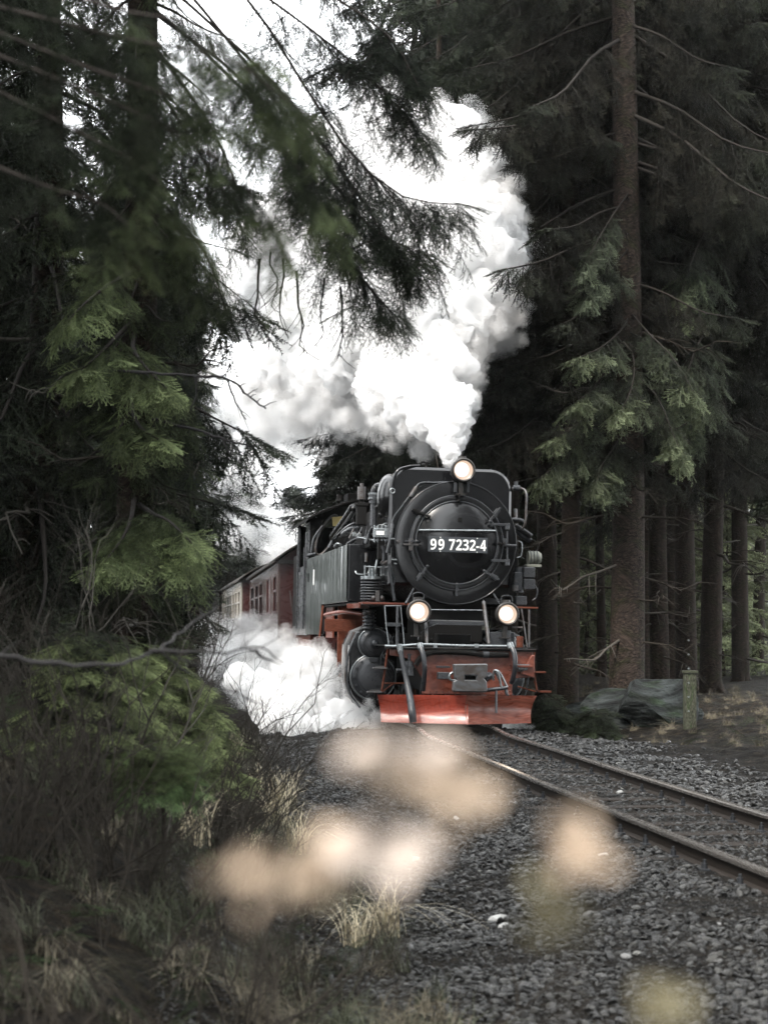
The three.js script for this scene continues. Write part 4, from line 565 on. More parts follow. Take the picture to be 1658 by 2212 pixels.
[[1219, 31, 0.155, 18, 'slender dark spruce between locomotive and the big brown trunk', 0.25], [1174, 33.5, 0.17, 21, 'dark spruce trunk close behind the locomotive', 0.1], [1296, 45, 0.1, 17, 'thin straight spruce seen just left of the big brown trunk', 0], [1424, 33, 0.15, 22, 'dark spruce behind the big boulder', 0], [1486, 36, 0.18, 24, 'spruce behind the grey wooden post', -0.1]].forEach(([x, D, r, Ht, label, lean], i) =>
  conifer({ ...mids, seed: 120 + i * 7, x: X(x, D), D, H: Ht, r, lean, base: 5.2, R: 2.3, n: 70, dead: 16, deadY: [0.8, 7], label, boughs: i === 4 ? [[[1530, 700, 31], [1500, 760, 30], [1475, 830, 29.5], [1440, 900, 29.3]], [[1540, 740, 31], [1515, 820, 30], [1490, 900, 29.6]], [[1486, 640, 36], [1470, 660, 34], [1440, 690, 33]], [[1520, 500, 32], [1495, 560, 31], [1470, 640, 30.5]], [[1520, 560, 32], [1500, 620, 31], [1480, 690, 30.5]], [[1530, 860, 31], [1500, 900, 30], [1460, 960, 29.6]]].map((l) => ({ pts: l.map((p) => at(...p)), tone: [0.05, 0.062, 0.042], tip: [0.16, 0.195, 0.115], gap: 0.16 })) : [] }));
{ // deeper rows
  const r = rng(500), where = ['far inside the dark forest', 'in the shade behind the first row of trunks', 'deep between the other trunks', 'among the close-set forest trees'];
  let i = 0; for (const [x, D, Ht] of [[1105, 38, 24], [1150, 44, 25], [1385, 40, 23], [1450, 42, 25], [1540, 34, 24], [1600, 42, 25], [1065, 50, 26], [1120, 56, 24], [1415, 54, 26], [1500, 50, 25], [1010, 60, 27], [950, 66, 28], [1640, 50, 27], [905, 54, 38], [965, 57, 40], [1010, 49, 38]])
    conifer({ ...mids, kinds: D > 48 ? FAR : COARSE, gap: D > 48 ? 0.4 : 0.3, size: D > 48 ? 1.6 : 1.2, reach: 1.3, tone: i % 3 ? BROWN : DARK, tip: DARK, seed: 300 + i * 11, x: X(x, D), D, H: Ht, r: 0.11 + 0.1 * r(), base: D > 55 ? 3 : 6.2 + r() * 1.5, R: 2.9 + r() * 0.7, n: D > 48 ? 70 : 90, dead: D < 56 ? 12 : 0, deadY: [0.6, 7], deadLen: 1.3, group: 'trees of the dark forest', label: ['spruce with thin bare trunk ', 'tall dark spruce ', 'brown needled spruce ', 'shaded straight spruce '][(i + Math.floor(i / 4)) % 4] + where[i++ % 4] });
  [[1150, 74], [1195, 82], [1235, 72], [1275, 88], [1310, 78], [1345, 92], [1380, 76], [1420, 86], [1455, 74], [1495, 84], [1530, 76], [1570, 88], [1610, 80], [1650, 90]].forEach(([x, D], k) => conifer({ kinds: FAR, seed: 820 + k * 3, x: X(x, D), D, H: 17 + 7 * r(), r: 0.15, base: 0.7, R: 3.0, n: 60, gap: 0.42, size: 1.6, reach: 1.2, hang: 0.8, droop: 0.4, tone: [0.1, 0.11, 0.065], tip: [0.17, 0.185, 0.11], group: 'trees at the back of the forest', label: ['pale brown green spruce closing the view behind the trunks', 'faint spruce at the back of the forest, bushy to the ground'][k % 2] }));
  // young light green growth under the trees
  for (let k = 0; k < 26; k++) { const D = 44 + 44 * r(), x = 1175 + r() * 420; conifer({ kinds: FAR, seed: 700 + k, name: 'young_spruce', x: X(x, D), D, H: 2.5 + 4 * r(), r: 0.05, base: 0.3, R: 1.3, n: 26, gap: 0.34, size: 1.0, reach: 0.6, hang: 0.5, droop: 0.35, tone: [0.14, 0.16, 0.085], tip: [0.3, 0.34, 0.19], group: 'young trees under the forest', label: ['light green young spruce growing under the tall forest trees', 'pale sapling glimpsed between the forest trunks', 'yellowish green young spruce in the gaps between trunks'][k % 3] }); }
}
// the broad dark spruce beside the coaches, top lost in steam
conifer({ ...mids, kinds: COARSE, seed: 40, x: X(875, 46), D: 46, H: 15, top: 10, r: 0.2, base: 4.6, R: 3.5, n: 120, gap: 0.26, size: 1.2, reach: 1.2, hang: 0.9, tone: DEEP, tip: DEEP, droop: 0.3, profile: (y) => clamp(1.05 - y / 16), label: 'broad dark spruce behind the locomotive with its top in steam' });
conifer({ ...mids, kinds: COARSE, seed: 41, x: X(925, 43), D: 43, H: 19, top: 12, r: 0.2, base: 4.2, R: 2.4, n: 100, gap: 0.28, size: 1.25, reach: 1.3, tone: DEEP, tip: DARK, label: 'dark spruce directly behind the smokebox' });
// hazy trees along the line beyond the coaches
{ const r = rng(900); let i = 0;
  for (const [x, D, Ht, R] of [[455, 74, 11, 2.3], [500, 80, 10, 2.3], [545, 92, 9.5, 2.6], [590, 100, 7.5, 2.4], [640, 92, 9, 2.3], [676, 84, 7, 2], [415, 70, 15, 2.6], [470, 105, 12, 3], [560, 112, 8.5, 3], [385, 80, 17, 2.8], [520, 118, 10, 3.4], [610, 122, 8.5, 3.4], [660, 118, 10, 3.2], [700, 110, 11, 3], [735, 96, 11, 2.6], [440, 128, 15, 3.5]]) { conifer({ kinds: FAR, seed: 950 + i * 3, x: X(x, D), D, H: Ht, r: 0.16, base: x < 430 ? 3.2 : 1.4, R, n: 50, gap: 0.42, size: 1.5, reach: 1.1, hang: 0.7, droop: 0.35, tone: [0.03, 0.037, 0.03], tip: [0.045, 0.052, 0.042], group: 'hazy trees beyond the train', label: ['grey hazy spruce beyond the coaches', 'misty spruce standing far down the line', 'faint spruce fading into the steam'][i % 3] }); i++; }
  for (const [x, D, rr, label] of [[383, 50, 0.22, 'grey spruce trunk nearest the bushes left of the train'], [418, 62, 0.19, 'straight spruce trunk against the bright gap beside the coaches'], [345, 46, 0.18, 'spruce trunk half hidden by the young spruce']]) conifer({ kinds: COARSE, seed: 990 + x, x: X(x, D), D, H: 13, r: rr, base: 4.6, R: 1.1, n: 34, gap: 0.42, size: 1.4, reach: 1, hang: 0.8, droop: 0.5, tone: DARK, tip: DARK, dead: 8, deadY: [1, 5], label });
}
// left side
conifer({ kinds: COARSE, seed: 61, x: X(265, 22), D: 22, H: 7.2, r: 0.1, lean: 0.05, profile: (y) => clamp((7.6 - y) / 4.2, 0.1, 1), base: 3.1, top: 7.2, R: 0.95, n: 96, gap: 0.15, size: 0.6, reach: 0.42, hang: 0.7, droop: 0.45, tone: DEEP, tip: [0.016, 0.023, 0.016], label: 'dense dark conical spruce behind the drooping green tree' });
const L1 = { kinds: FINE, D: 13.5, gap: 0.11, size: 0.46, reach: 0.3, hang: 1.25, droop: 0.8 };
conifer({ ...L1, seed: 62, x: X(292, 13.5), H: 15, top: 7.0, r: 0.13, lean: 0, base: 1.35, R: 0.54, n: 90, bark: barkDark, dead: 16, deadY: [0.6, 3.6], deadLen: 0.75, tone: [0.028, 0.037, 0.02], tip: [0.075, 0.098, 0.043], profile: (y) => 0.6 + 0.4 * sstep(2.2, 3.2, y), label: 'drooping spruce at the left edge with long overhanging boughs',
  boughs: [
    ...[[[300, 1090, 13.2], [330, 1110, 12.6], [370, 1130, 12.2], [415, 1175, 12]], [[290, 1080, 13.2], [280, 1130, 12.4], [260, 1170, 12.1], [225, 1215, 12]], [[300, 1120, 13.2], [340, 1160, 12.5], [370, 1190, 12.2], [392, 1215, 12.1]], [[292, 720, 13.2], [290, 760, 12.6], [320, 800, 12.3], [360, 840, 12.2]], [[280, 700, 13.2], [240, 740, 12.5], [210, 770, 12.3], [175, 800, 12.2]], [[285, 840, 13.2], [290, 900, 12.6], [310, 930, 12.4], [342, 950, 12.3]], [[280, 590, 13.2], [230, 620, 12.5], [190, 650, 12.3], [150, 690, 12.2]]].map((l) => ({ pts: l.map((p) => at(...p)), tone: [0.1, 0.13, 0.06], tip: [0.4, 0.49, 0.24], gap: 0.08, size: 0.5, hang: 0.5, reach: 0.32, start: 0.25 })),
    ...[[[310, -290, 13.3], [580, 60, 12.2], [740, 310, 11.4], [870, 425, 11], [985, 442, 10.8]], [[310, -130, 13.3], [560, 170, 12.2], [700, 370, 11.6], [810, 500, 11.2], [915, 548, 11]], [[310, 0, 13.3], [540, 210, 12.3], [670, 440, 11.7], [770, 590, 11.3], [855, 685, 11]], [[350, -160, 13.3], [640, 40, 12], [800, 170, 11.3], [915, 292, 11]], [[380, -200, 13.3], [700, -20, 11.8], [850, 90, 11.2], [905, 190, 11]], [[330, -60, 13.3], [600, 190, 12], [760, 400, 11.4], [880, 600, 11.1]], [[320, 20, 13.3], [520, 170, 12.5], [640, 330, 12], [740, 540, 11.6]]].map((l) => ({ pts: l.map((p) => at(...p)), tone: [0.014, 0.02, 0.013], tip: [0.032, 0.042, 0.024], gap: 0.125, size: 0.5, hang: 0.7, reach: 0.42, rad: 0.013, start: 0.24 })),
    ...[[[300, 130, 13.3], [380, 250, 12.9], [460, 380, 12.6], [525, 500, 12.4]], [[300, 60, 13.3], [400, 190, 12.9], [470, 300, 12.7], [520, 430, 12.5]], [[300, 420, 13.3], [360, 490, 13], [430, 570, 12.8], [515, 640, 12.7]], [[300, 440, 13.3], [350, 500, 13], [400, 560, 12.8], [455, 660, 12.7]], [[300, 400, 13.3], [380, 470, 12.9], [450, 560, 12.7], [490, 680, 12.6]]].map((l) => ({ pts: l.map((p) => at(...p)), gap: 0.12, size: 0.52, hang: 1.2, reach: 0.36, rad: 0.016, start: 0.3, tip: [0.036, 0.046, 0.026] })),
  ] });
{ const L = scene.children.find((o) => o.userData.label?.startsWith('drooping spruce at')); [[585, 545, 12, -1.2], [610, 560, 11.9, -1.45], [640, 585, 11.8, -1.3], [700, 600, 11.6, -1.5], [735, 620, 11.5, -1.35], [560, 560, 12.1, -1.4]].forEach(([x, y, D, tilt], i) => { const m = part('dead_branch', deadGeo[i % 4], boughMat, L); m.position.copy(at(x, y, D)).sub(L.position); m.rotation.set(0, 0.3 * i - 1, tilt, 'YXZ'); m.scale.setScalar(0.45 + 0.08 * (i % 3)); }); }
// the out of focus spruce close to the camera
conifer({ kinds: FINE, seed: 63, name: 'spruce_tree', x: -1.75, D: 4.6, H: 11, r: 0.13, base: 2.9, R: 1.0, n: 9, az: [2.2, 4.1], top: 5.2, gap: 0.1, size: 0.34, reach: 0.26, hang: 0.75, droop: 0.45, profile: () => 1, tone: [0.016, 0.023, 0.013], tip: [0.045, 0.06, 0.03], label: 'blurred spruce close to the camera with boughs across the upper left',
  boughs: [[[-80, 40, 4.6], [200, 150, 4.3], [420, 230, 4.1], [600, 320, 4], [700, 425, 4]], [[-80, 90, 4.6], [220, 210, 4.3], [420, 310, 4.1], [530, 400, 4], [590, 500, 4]], [[-60, 0, 4.6], [300, 90, 4.2], [500, 130, 4], [640, 235, 3.9]], [[-80, 160, 4.6], [180, 290, 4.4], [330, 380, 4.2], [400, 470, 4.2]], [[-60, -80, 4.6], [250, 20, 4.3], [450, 60, 4.1], [560, 130, 4]], [[-80, 330, 4.6], [120, 410, 4.4], [220, 440, 4.3], [280, 490, 4.2]]].map((l) => ({ pts: l.map((p) => at(...p)), tone: [0.018, 0.026, 0.014], tip: [0.12, 0.155, 0.072], gap: 0.085, size: 0.25, hang: 0.7, reach: 0.2, rad: 0.006, start: 0.1 })) });
// the wood goes on beside and behind the place where one stands, and shades it
{ const r = rng(4100); [[7.4, 20], [7.4, 13], [8.4, 24], [8.5, 8], [6.8, 3], [9, 18], [10, 12], [-5.4, 8.5], [-6.6, 14], [-5.6, 3], [7.6, -4], [9.2, -9], [-6.5, 10], [-8, -2], [9, -20]].forEach(([x, D], i) => { conifer({ kinds: FAR, seed: 4200 + i, x, D, H: 17 + 6 * r(), top: 30, r: 0.17, base: 3.4, R: 2.3, n: 64, gap: 0.42, size: 1.7, reach: 1.2, hang: 0.9, droop: 0.5, tone: DARK, tip: DARK, group: 'trees round the standpoint', label: 'tall spruce at the forest edge outside the view' }); }); }
// beyond the frame the left wood goes on
[[60, 16, 10], [-20, 21, 11], [-70, 27, 11], [80, 33, 10], [20, 33, 13], [250, 42, 10], [120, 46, 14], [310, 60, 12], [210, 62, 15]].forEach(([x, D, Ht], i) => conifer({ ...mids, kinds: D > 40 ? FAR : COARSE, size: 1.2, gap: 0.3, tone: DARK, tip: DARK, seed: 640 + i, x: X(x, D), D, H: Ht, r: 0.16, base: 1.5, R: 2.0, n: 56, dead: 8, deadY: [0.5, 4], group: 'trees of the left wood', label: ['dark spruce crowding the left edge beside the drooping tree', 'shaded spruce wholly behind the drooping tree', 'dark spruce between the drooping tree and the bare branches', 'dark spruce above the bank, half covered by the bright bough', 'dim spruce behind the young spruces, low on the left', 'dark spruce in the wood behind the dark conical spruce', 'far dim spruce seen through the drooping twigs', 'far spruce left of the grey trunks beside the coaches', 'deepest spruce of the wood on the bank'][i] }));

// young spruces on the bank
[[250, 1375, 11.5, 0.42, 'bright green young spruce on the bank below the drooping boughs'], [340, 1395, 12.2, 0.42, 'bright green young spruce reaching over the bank towards the steam'], [185, 1350, 10, 0.4, 'young spruce at the edge of the bank in dim light'], [345, 1640, 8.5, 0.13, 'little blurred spruce shoot low on the dark bank'], [405, 1490, 13, 0.36, 'small green spruce among dry twigs on the bank']].forEach(([x, y, D, R, label], i) => {
  const g = thing('young_spruce', label, 'young spruce', V(X(x, D), groundY(X(x, D), -D), -D)), F = new Foliage(FINE), r = rng(1200 + i), h = Math.max(0.15, at(x, y, D).y - g.position.y);
  part('trunk', pipe([V(0, -0.5, 0), V(0.02, h * 0.5, 0), V(0, h, 0)], [0.018, 0.012, 0.004], 6, 6), twigMat, g);
  for (let k = 0; k < 34; k++) { const f = k / 34, a = k * 2.4 + r(), L = R * (1 - 0.6 * f) * (0.6 + 0.6 * r()), y0 = i === 3 ? h * (0.82 + 0.18 * f) : h * (0.25 + 0.72 * f), d = V(Math.cos(a), 0, Math.sin(a)); bough(F, [V(0, y0, 0), d.clone().multiplyScalar(L * 0.5).add(V(0, y0 + 0.02, 0)), d.clone().multiplyScalar(L).add(V(0, y0 - 0.03, 0))], { gap: 0.07, size: i === 3 ? 0.2 : 0.36, reach: 0.2, hang: 0.15, tone: i === 2 ? DARK : [0.11, 0.14, 0.06], tip: i === 3 ? [0.26, 0.42, 0.18] : [0.42, 0.5, 0.23], rad: 0.005, start: 0.1 }, r); }
  F.build(g);
});

// bare shrubs, dead branches and dry grass
function bareGeo(seed, n, h, spread) {
  const r = rng(seed), list = [];
  const grow = (p, d, len, rad, lev) => { const pts = [p.clone()], q = p.clone(), e = d.clone(); for (let i = 0; i < 4; i++) { e.add(V((r() - 0.5) * 0.55, (r() - 0.4) * 0.3 - (lev ? 0 : 0.06), (r() - 0.5) * 0.55)).normalize(); q.addScaledVector(e, len / 4); pts.push(q.clone()); } list.push(pipe(pts, [rad, rad * 0.75, rad * 0.45], 4, lev > 1 ? 3 : 5, true)); if (lev < 3) for (let k = 0; k < (lev ? 3 : 5); k++) { const j = 1 + Math.floor(r() * 4); grow(pts[j], e.clone().add(V((r() - 0.5) * 1.7, (r() - 0.35) * 1.0, (r() - 0.5) * 1.7)).normalize(), len * (0.35 + 0.3 * r()), rad * 0.5, lev + 1); } };
  for (let i = 0; i < n; i++) { const a = r() * 6.3, s = r() * spread; grow(V(Math.cos(a) * s * 0.4, -0.05, Math.sin(a) * s * 0.4), V(Math.cos(a) * s, 1, Math.sin(a) * s).normalize(), h * (0.6 + 0.6 * r()), 0.0075, 0); }
  return merge(list);
}
const bare = [bareGeo(1, 7, 0.75, 1.0), bareGeo(2, 6, 0.9, 0.7), bareGeo(3, 9, 0.55, 1.4)];
[[520, 1600, 14.5, 1.15, 'bare dark shrub standing against the white steam'], [560, 1640, 16, 0.8, 'bare shrub at the tip of the bank under the steam'], [480, 1650, 13.5, 1.0, 'tangled bare shrub behind the pale grass'], [600, 1680, 14, 0.7, 'low bare shrub where bank meets ballast'], [420, 1700, 11.5, 1.1, 'dense bare shrub in the middle of the bank'], [330, 1780, 9.5, 1.0, 'dark bare shrub low on the bank'], [250, 1850, 8.2, 1.0, 'dark bare shrub in the lower corner'], [480, 1850, 9.8, 0.8, 'bare twigs below the pale grass clump'], [400, 1950, 8.2, 0.7, 'bare twigs under the longest tan sprig'], [200, 1650, 9.5, 1.3, 'tall bare shrub under the young spruces'], [300, 1640, 11, 1.1, 'bare shrub between two young spruces'], [560, 1740, 12, 0.8, 'bare shrub beside the arching pale grass'], [220, 1990, 7, 0.8, 'bare shrub at the lowest edge of the bank'], [640, 1610, 18, 0.6, 'thin bare sapling in front of the white steam'], [370, 1560, 14, 1.2, 'bare shrub rising behind the young spruce']].forEach(([x, y, D, s, label], i) => {
  const p = onGround(x, y + 60); const g = thing('bare_shrub', label, 'shrub', p, 'bare shrubs on the bank'); g.rotation.y = i * 1.7; g.scale.setScalar(s);
  part('twigs', bare[i % 3], i % 4 === 1 ? greyTwig : twigMat, g);
});
const branchMat = mat(0.02, 0.019, 0.019, 0.85);
[[[[-100, 1400, 5.1], [80, 1428, 5.2], [240, 1438, 5.3], [330, 1412, 5.5], [400, 1360, 5.8], [470, 1310, 6.2]], 0.0075, [[[320, 1402, 5.45], [400, 1408, 5.5], [500, 1410, 5.5], [562, 1397, 5.5], [585, 1415, 5.5], [612, 1432, 5.6]], [[330, 1400, 5.5], [420, 1460, 5.6], [560, 1520, 5.8]], [[540, 1402, 5.5], [575, 1428, 5.6], [610, 1438, 5.6]], [[350, 1402, 5.5], [420, 1432, 5.6], [470, 1450, 5.7]]], 'blurred bare branch reaching across the steam'],
 [[[160, 795, 12.6], [300, 805, 12.2], [420, 812, 12], [495, 820, 11.8], [530, 850, 11.8], [575, 885, 11.8]], 0.012, [[[490, 820, 11.8], [510, 870, 11.8], [530, 905, 11.8]], [[420, 812, 12], [425, 850, 12], [410, 890, 12]]], 'thin bare branch crossing before the dark conical spruce'],
 [[[330, 905, 12.6], [440, 935, 12.3], [500, 955, 12.2], [545, 965, 12.2]], 0.01, [[[480, 948, 12.2], [500, 985, 12.2], [535, 1020, 12.2]]], 'thin bare twig pointing at the hazy gap']].forEach(([pts, rad, subs, label]) => {
  const o = thing('bare_branch', label, 'branch'); const r = rng(label.length * 7), kink = (l, q) => { const c = new THREE.CatmullRomCurve3(l.map((p) => at(...p))), n = Math.round(c.getLength() / 0.06) + 3; return Array.from({ length: n + 1 }, (_, i) => c.getPoint(i / n).add(V((r() - 0.5) * q, (r() - 0.5) * q, (r() - 0.5) * q))); };
  const run = (l, w, name) => { const P = kink(l, 0.012); part(name, pipe(P, P.map((_, i) => w * (1 - 0.6 * i / P.length) * (0.8 + 0.45 * r())), P.length - 1, 7, true), branchMat, o); const side = []; for (let i = 1; i < P.length - 1; i++) if (r() < 0.45) { const a = (r() < 0.5 ? -1 : 1), e = P[i + 1].clone().sub(P[i]).normalize().add(V((r() - 0.5) * 0.8, a * (0.4 + r()), (r() - 0.5) * 1.2)).normalize(), L_ = 0.03 + 0.16 * r() * r(); side.push(pipe([P[i], P[i].clone().addScaledVector(e, L_ * 0.5).add(V(0, 0.006, 0)), P[i].clone().addScaledVector(e, L_)], [w * 0.35, w * 0.25, w * 0.1], 2, 4, true)); } if (side.length) part('side_twigs', side, branchMat, o).userData.kind = 'stuff'; };
  run(pts, rad, 'limb'); for (const q of subs) run(q, rad * 0.6, 'twig');
});
function tuftGeo(seed, n, h, bend) {
  const r = rng(seed), pos = [], nor = [], idx = [];
  for (let i = 0; i < n; i++) { const a = r() * 6.3, L = h * (0.5 + 0.7 * r()), d = V(Math.cos(a), 0, Math.sin(a)), w = d.clone().cross(UP).multiplyScalar(0.0022 + 0.0018 * r()), lean = bend * (0.3 + r()), o = V((r() - 0.5) * 0.16, 0, (r() - 0.5) * 0.16); const k0 = pos.length / 3;
    for (let k = 0; k <= 6; k++) { const t = k / 6, p = o.clone().addScaledVector(d, L * lean * t * t * 0.8).add(V(0, L * (t - 0.55 * lean * t * t * t), 0)), ww = w.clone().multiplyScalar(1 - t * 0.85); for (const s of [-1, 1]) { const q = p.clone().addScaledVector(ww, s); pos.push(q.x, q.y, q.z); nor.push(-d.x * 0.4, 0.8, -d.z * 0.4); } if (k) { const b = k0 + (k - 1) * 2; idx.push(b, b + 1, b + 2, b + 1, b + 3, b + 2); } } }
  const g = new THREE.BufferGeometry(); g.setAttribute('position', new THREE.Float32BufferAttribute(pos, 3)); g.setAttribute('normal', new THREE.Float32BufferAttribute(nor, 3)); g.setIndex(idx); return g;
}
const strawMat = new THREE.MeshPhysicalMaterial({ color: new THREE.Color().setRGB(0.5, 0.43, 0.29), roughness: 0.8, side: THREE.DoubleSide, transmission: 0.2, thickness: 0 }), strawDark = new THREE.MeshPhysicalMaterial({ color: new THREE.Color().setRGB(0.08, 0.067, 0.042), roughness: 0.85, side: THREE.DoubleSide });
const tufts = [tuftGeo(1, 90, 0.5, 1.3), tuftGeo(2, 70, 0.42, 1.0), tuftGeo(3, 60, 0.3, 1.5)];
[[600, 1790, 10.5, 1.0, 0, 'arching clump of pale dry grass at the foot of the bank'], [560, 1720, 11.2, 0.9, 1, 'pale dry grass just above the arching clump'], [510, 1650, 12.2, 0.9, 0, 'pale dry grass running up the bank'], [450, 1590, 13, 0.8, 1, 'straggling dry grass beneath the green young spruce'], [830, 2030, 9.1, 0.75, 0, 'dry grass clump by the gravel at the lower edge'], [770, 2050, 8.6, 0.7, 1, 'second dry grass clump at the lower edge'], [520, 1760, 10.4, 0.8, 2, 'flattened dry grass beside the arching clump'], [620, 1740, 11, 0.9, 1, 'upright dry grass between the arching clump and the ballast'], [480, 1700, 11, 0.9, 0, 'dry grass under the low end of the green young spruces'], [540, 1840, 10, 0.8, 2, 'dry grass showing through the longest tan sprig'], [420, 1830, 10, 0.9, 1, 'dry grass on the dark middle of the bank'], [640, 1850, 10, 0.8, 0, 'dry grass clump bordering the ballast below the arching clump']].forEach(([x, y, D, s, k, label], i) => {
  const p = onGround(x, y); const g = thing('grass_tuft', label, 'grass tuft', p, 'dry grass tufts'); g.rotation.y = i * 2; g.scale.setScalar(s * 1.25); part('blades', tufts[k], i === 6 ? strawDark : strawMat, g);
});
{ // grass and litter all over the bank, beyond counting
  const r = rng(2100), m = new THREE.Matrix4(), l = [[], []];
  for (let i = 0; i < 1700; i++) { const D = 3.6 + 25 * r() ** 1.2, s = -2.75 - 3.6 * r() ** 1.5, x = trackX(D) + s; if (fbm(x, D, 33) < -0.12 * r()) continue; l[i % 2].push(m.compose(V(x, groundY(x, -D) - 0.02, -D), new THREE.Quaternion().setFromEuler(new THREE.Euler((r() - 0.5) * 0.9, r() * 6.3, (r() - 0.5) * 0.9)), V(1, 1, 1).multiplyScalar(0.35 + 0.6 * r())).clone()); }
  for (let i = 0; i < 500; i++) { const D = 16 + 24 * r(), s = 2.4 + 5 * r(), x = trackX(D) + s; l[1].push(m.compose(V(x, groundY(x, -D) - 0.02, -D), new THREE.Quaternion().setFromEuler(new THREE.Euler((r() - 0.5) * 1.2, r() * 6.3, (r() - 0.5) * 1.2)), V(1, 1, 1).multiplyScalar(0.25 + 0.5 * r())).clone()); }
  const g = thing('grass', 'short dry grass and dead stalks over the bank and forest edge', 'grass'); g.userData.kind = 'stuff';
  l.forEach((q, k) => { const im = new THREE.InstancedMesh(tufts[k + 1], k ? strawDark : new THREE.MeshPhysicalMaterial({ color: new THREE.Color().setRGB(0.03, 0.034, 0.015), roughness: 0.85, side: THREE.DoubleSide }), q.length); im.name = 'blades'; im.userData.kind = 'stuff'; q.forEach((t, i) => im.setMatrixAt(i, t)); g.add(im); });
  const br = thing('undergrowth', 'dark tangle of bare twigs and bilberry stems on the bank', 'undergrowth'); br.userData.kind = 'stuff';
  bare.forEach((geo, k) => { const q = []; for (let i = 0; i < 45; i++) { const D = 4.5 + 16 * r(), s = -3.2 - 2.6 * r(), x = trackX(D) + s; q.push(m.compose(V(x, groundY(x, -D) - 0.04, -D), new THREE.Quaternion().setFromEuler(new THREE.Euler((r() - 0.5) * 0.8, r() * 6.3, (r() - 0.5) * 0.8)), V(1, 1, 1).multiplyScalar(0.4 + 0.5 * r())).clone()); } const im = new THREE.InstancedMesh(geo, twigMat, q.length); im.name = 'stems'; im.userData.kind = 'stuff'; q.forEach((t, i) => im.setMatrixAt(i, t)); br.add(im); });
  const sp = thing('needle_litter', 'low green spruce shoots scattered through the undergrowth', 'undergrowth'); sp.userData.kind = 'stuff'; sp.name = 'ground_cover';
  FINE.forEach((geo, k) => { const q = []; for (let i = 0; i < 240; i++) { const D = 6 + 18 * r(), right = r() < 0.3, s = right ? 2.8 + 3 * r() : -3.1 - 2.8 * r(), x = trackX(D) + s; q.push(m.compose(V(x, groundY(x, -D) + 0.03 + 0.12 * r(), -D), new THREE.Quaternion().setFromEuler(new THREE.Euler(0, r() * 6.3, (r() - 0.3) * 1.2)), V(1, 1, 1).multiplyScalar(0.25 + 0.35 * r())).clone()); } const im = new THREE.InstancedMesh(geo, needleMat, q.length); im.name = 'shoots'; im.userData.kind = 'stuff'; const c = new THREE.Color(); q.forEach((t, i) => { im.setMatrixAt(i, t); const b = 0.5 + r(); im.setColorAt(i, c.setRGB(0.03 * b, 0.045 * b, 0.018 * b)); }); sp.add(im); });
}
// the tan leaf sprigs right before the lens, far out of focus
{
  const tan = [mat(0.3, 0.235, 0.175, 0.9), mat(0.34, 0.29, 0.25, 0.9), mat(0.13, 0.115, 0.07, 0.9)], r = rng(3000);
  const leafGeo = (() => { const p = [], ix = []; for (let j = 0; j <= 8; j++) for (let i = 0; i <= 4; i++) { const t = j / 8, w = 0.36 * Math.sin(Math.PI * Math.pow(t, 0.8)) * (1 + 0.12 * Math.sin(t * 23)), u = (i - 2) / 2; p.push(u * w, 0.1 * u * u + 0.12 * Math.sin(t * 3), t); if (i && j) { const q = j * 5 + i; ix.push(q, q - 1, q - 5, q - 1, q - 6, q - 5); } } const g = new THREE.BufferGeometry(); g.setAttribute('position', new THREE.Float32BufferAttribute(p, 3)); g.setIndex(ix); g.computeVertexNormals(); return g; })();
  tan.forEach((m) => { m.side = THREE.DoubleSide; });
  [['blurred tan leafy sprig in front of the rails by the plough', [[800, 1625, 0.017, 1], [855, 1660, 0.017, 0], [905, 1625, 0.018, 1], [890, 1690, 0.014, 0], [960, 1705, 0.015, 0], [1000, 1740, 0.016, 0]], 0.6, [860, 2300]], ['long blurred tan sprig in front of the grassy bank', [[520, 1890, 0.015, 0], [590, 1905, 0.017, 0], [660, 1900, 0.016, 0], [720, 1840, 0.018, 0], [770, 1860, 0.016, 1], [820, 1835, 0.019, 1]], 0.585, [640, 2400]], ['blurred tan bud pair in front of the ballast', [[1245, 1845, 0.022, 0], [1262, 1880, 0.015, 0], [1190, 1975, 0.021, 2]], 0.61, [1200, 2400]], ['blurred olive sprig tip at the lower edge', [[1400, 2175, 0.011, 2], [1450, 2165, 0.012, 2]], 0.61, [1430, 2400]]].forEach(([label, heads, D, foot]) => {
    const o = thing('dry_leaf_sprig', label, 'dry sprig'); const f = at(foot[0], foot[1], D);
    part('stem', pipe([V(f.x, groundY(f.x, f.z) - 0.05, f.z), f, at(foot[0] * 0.4 + heads[0][0] * 0.6, (foot[1] + heads[0][1]) / 2, D), at(heads[0][0], heads[0][1], D)], 0.0012, 16, 5), twigMat, o);
    for (const [x, y, s, k] of heads) { const c = at(x, y, D); for (let i = 0; i < 6; i++) { const m = part('leaf', leafGeo, tan[k], o); m.position.copy(c).add(V((r() - 0.5) * s * 0.35, (r() - 0.5) * s * 0.35, (r() - 0.5) * s * 0.7)); m.rotation.set(r() * 6.3, r() * 6.3, r() * 6.3); m.scale.setScalar(s * 0.7 * (0.8 + 0.5 * r())); } }
  });
}
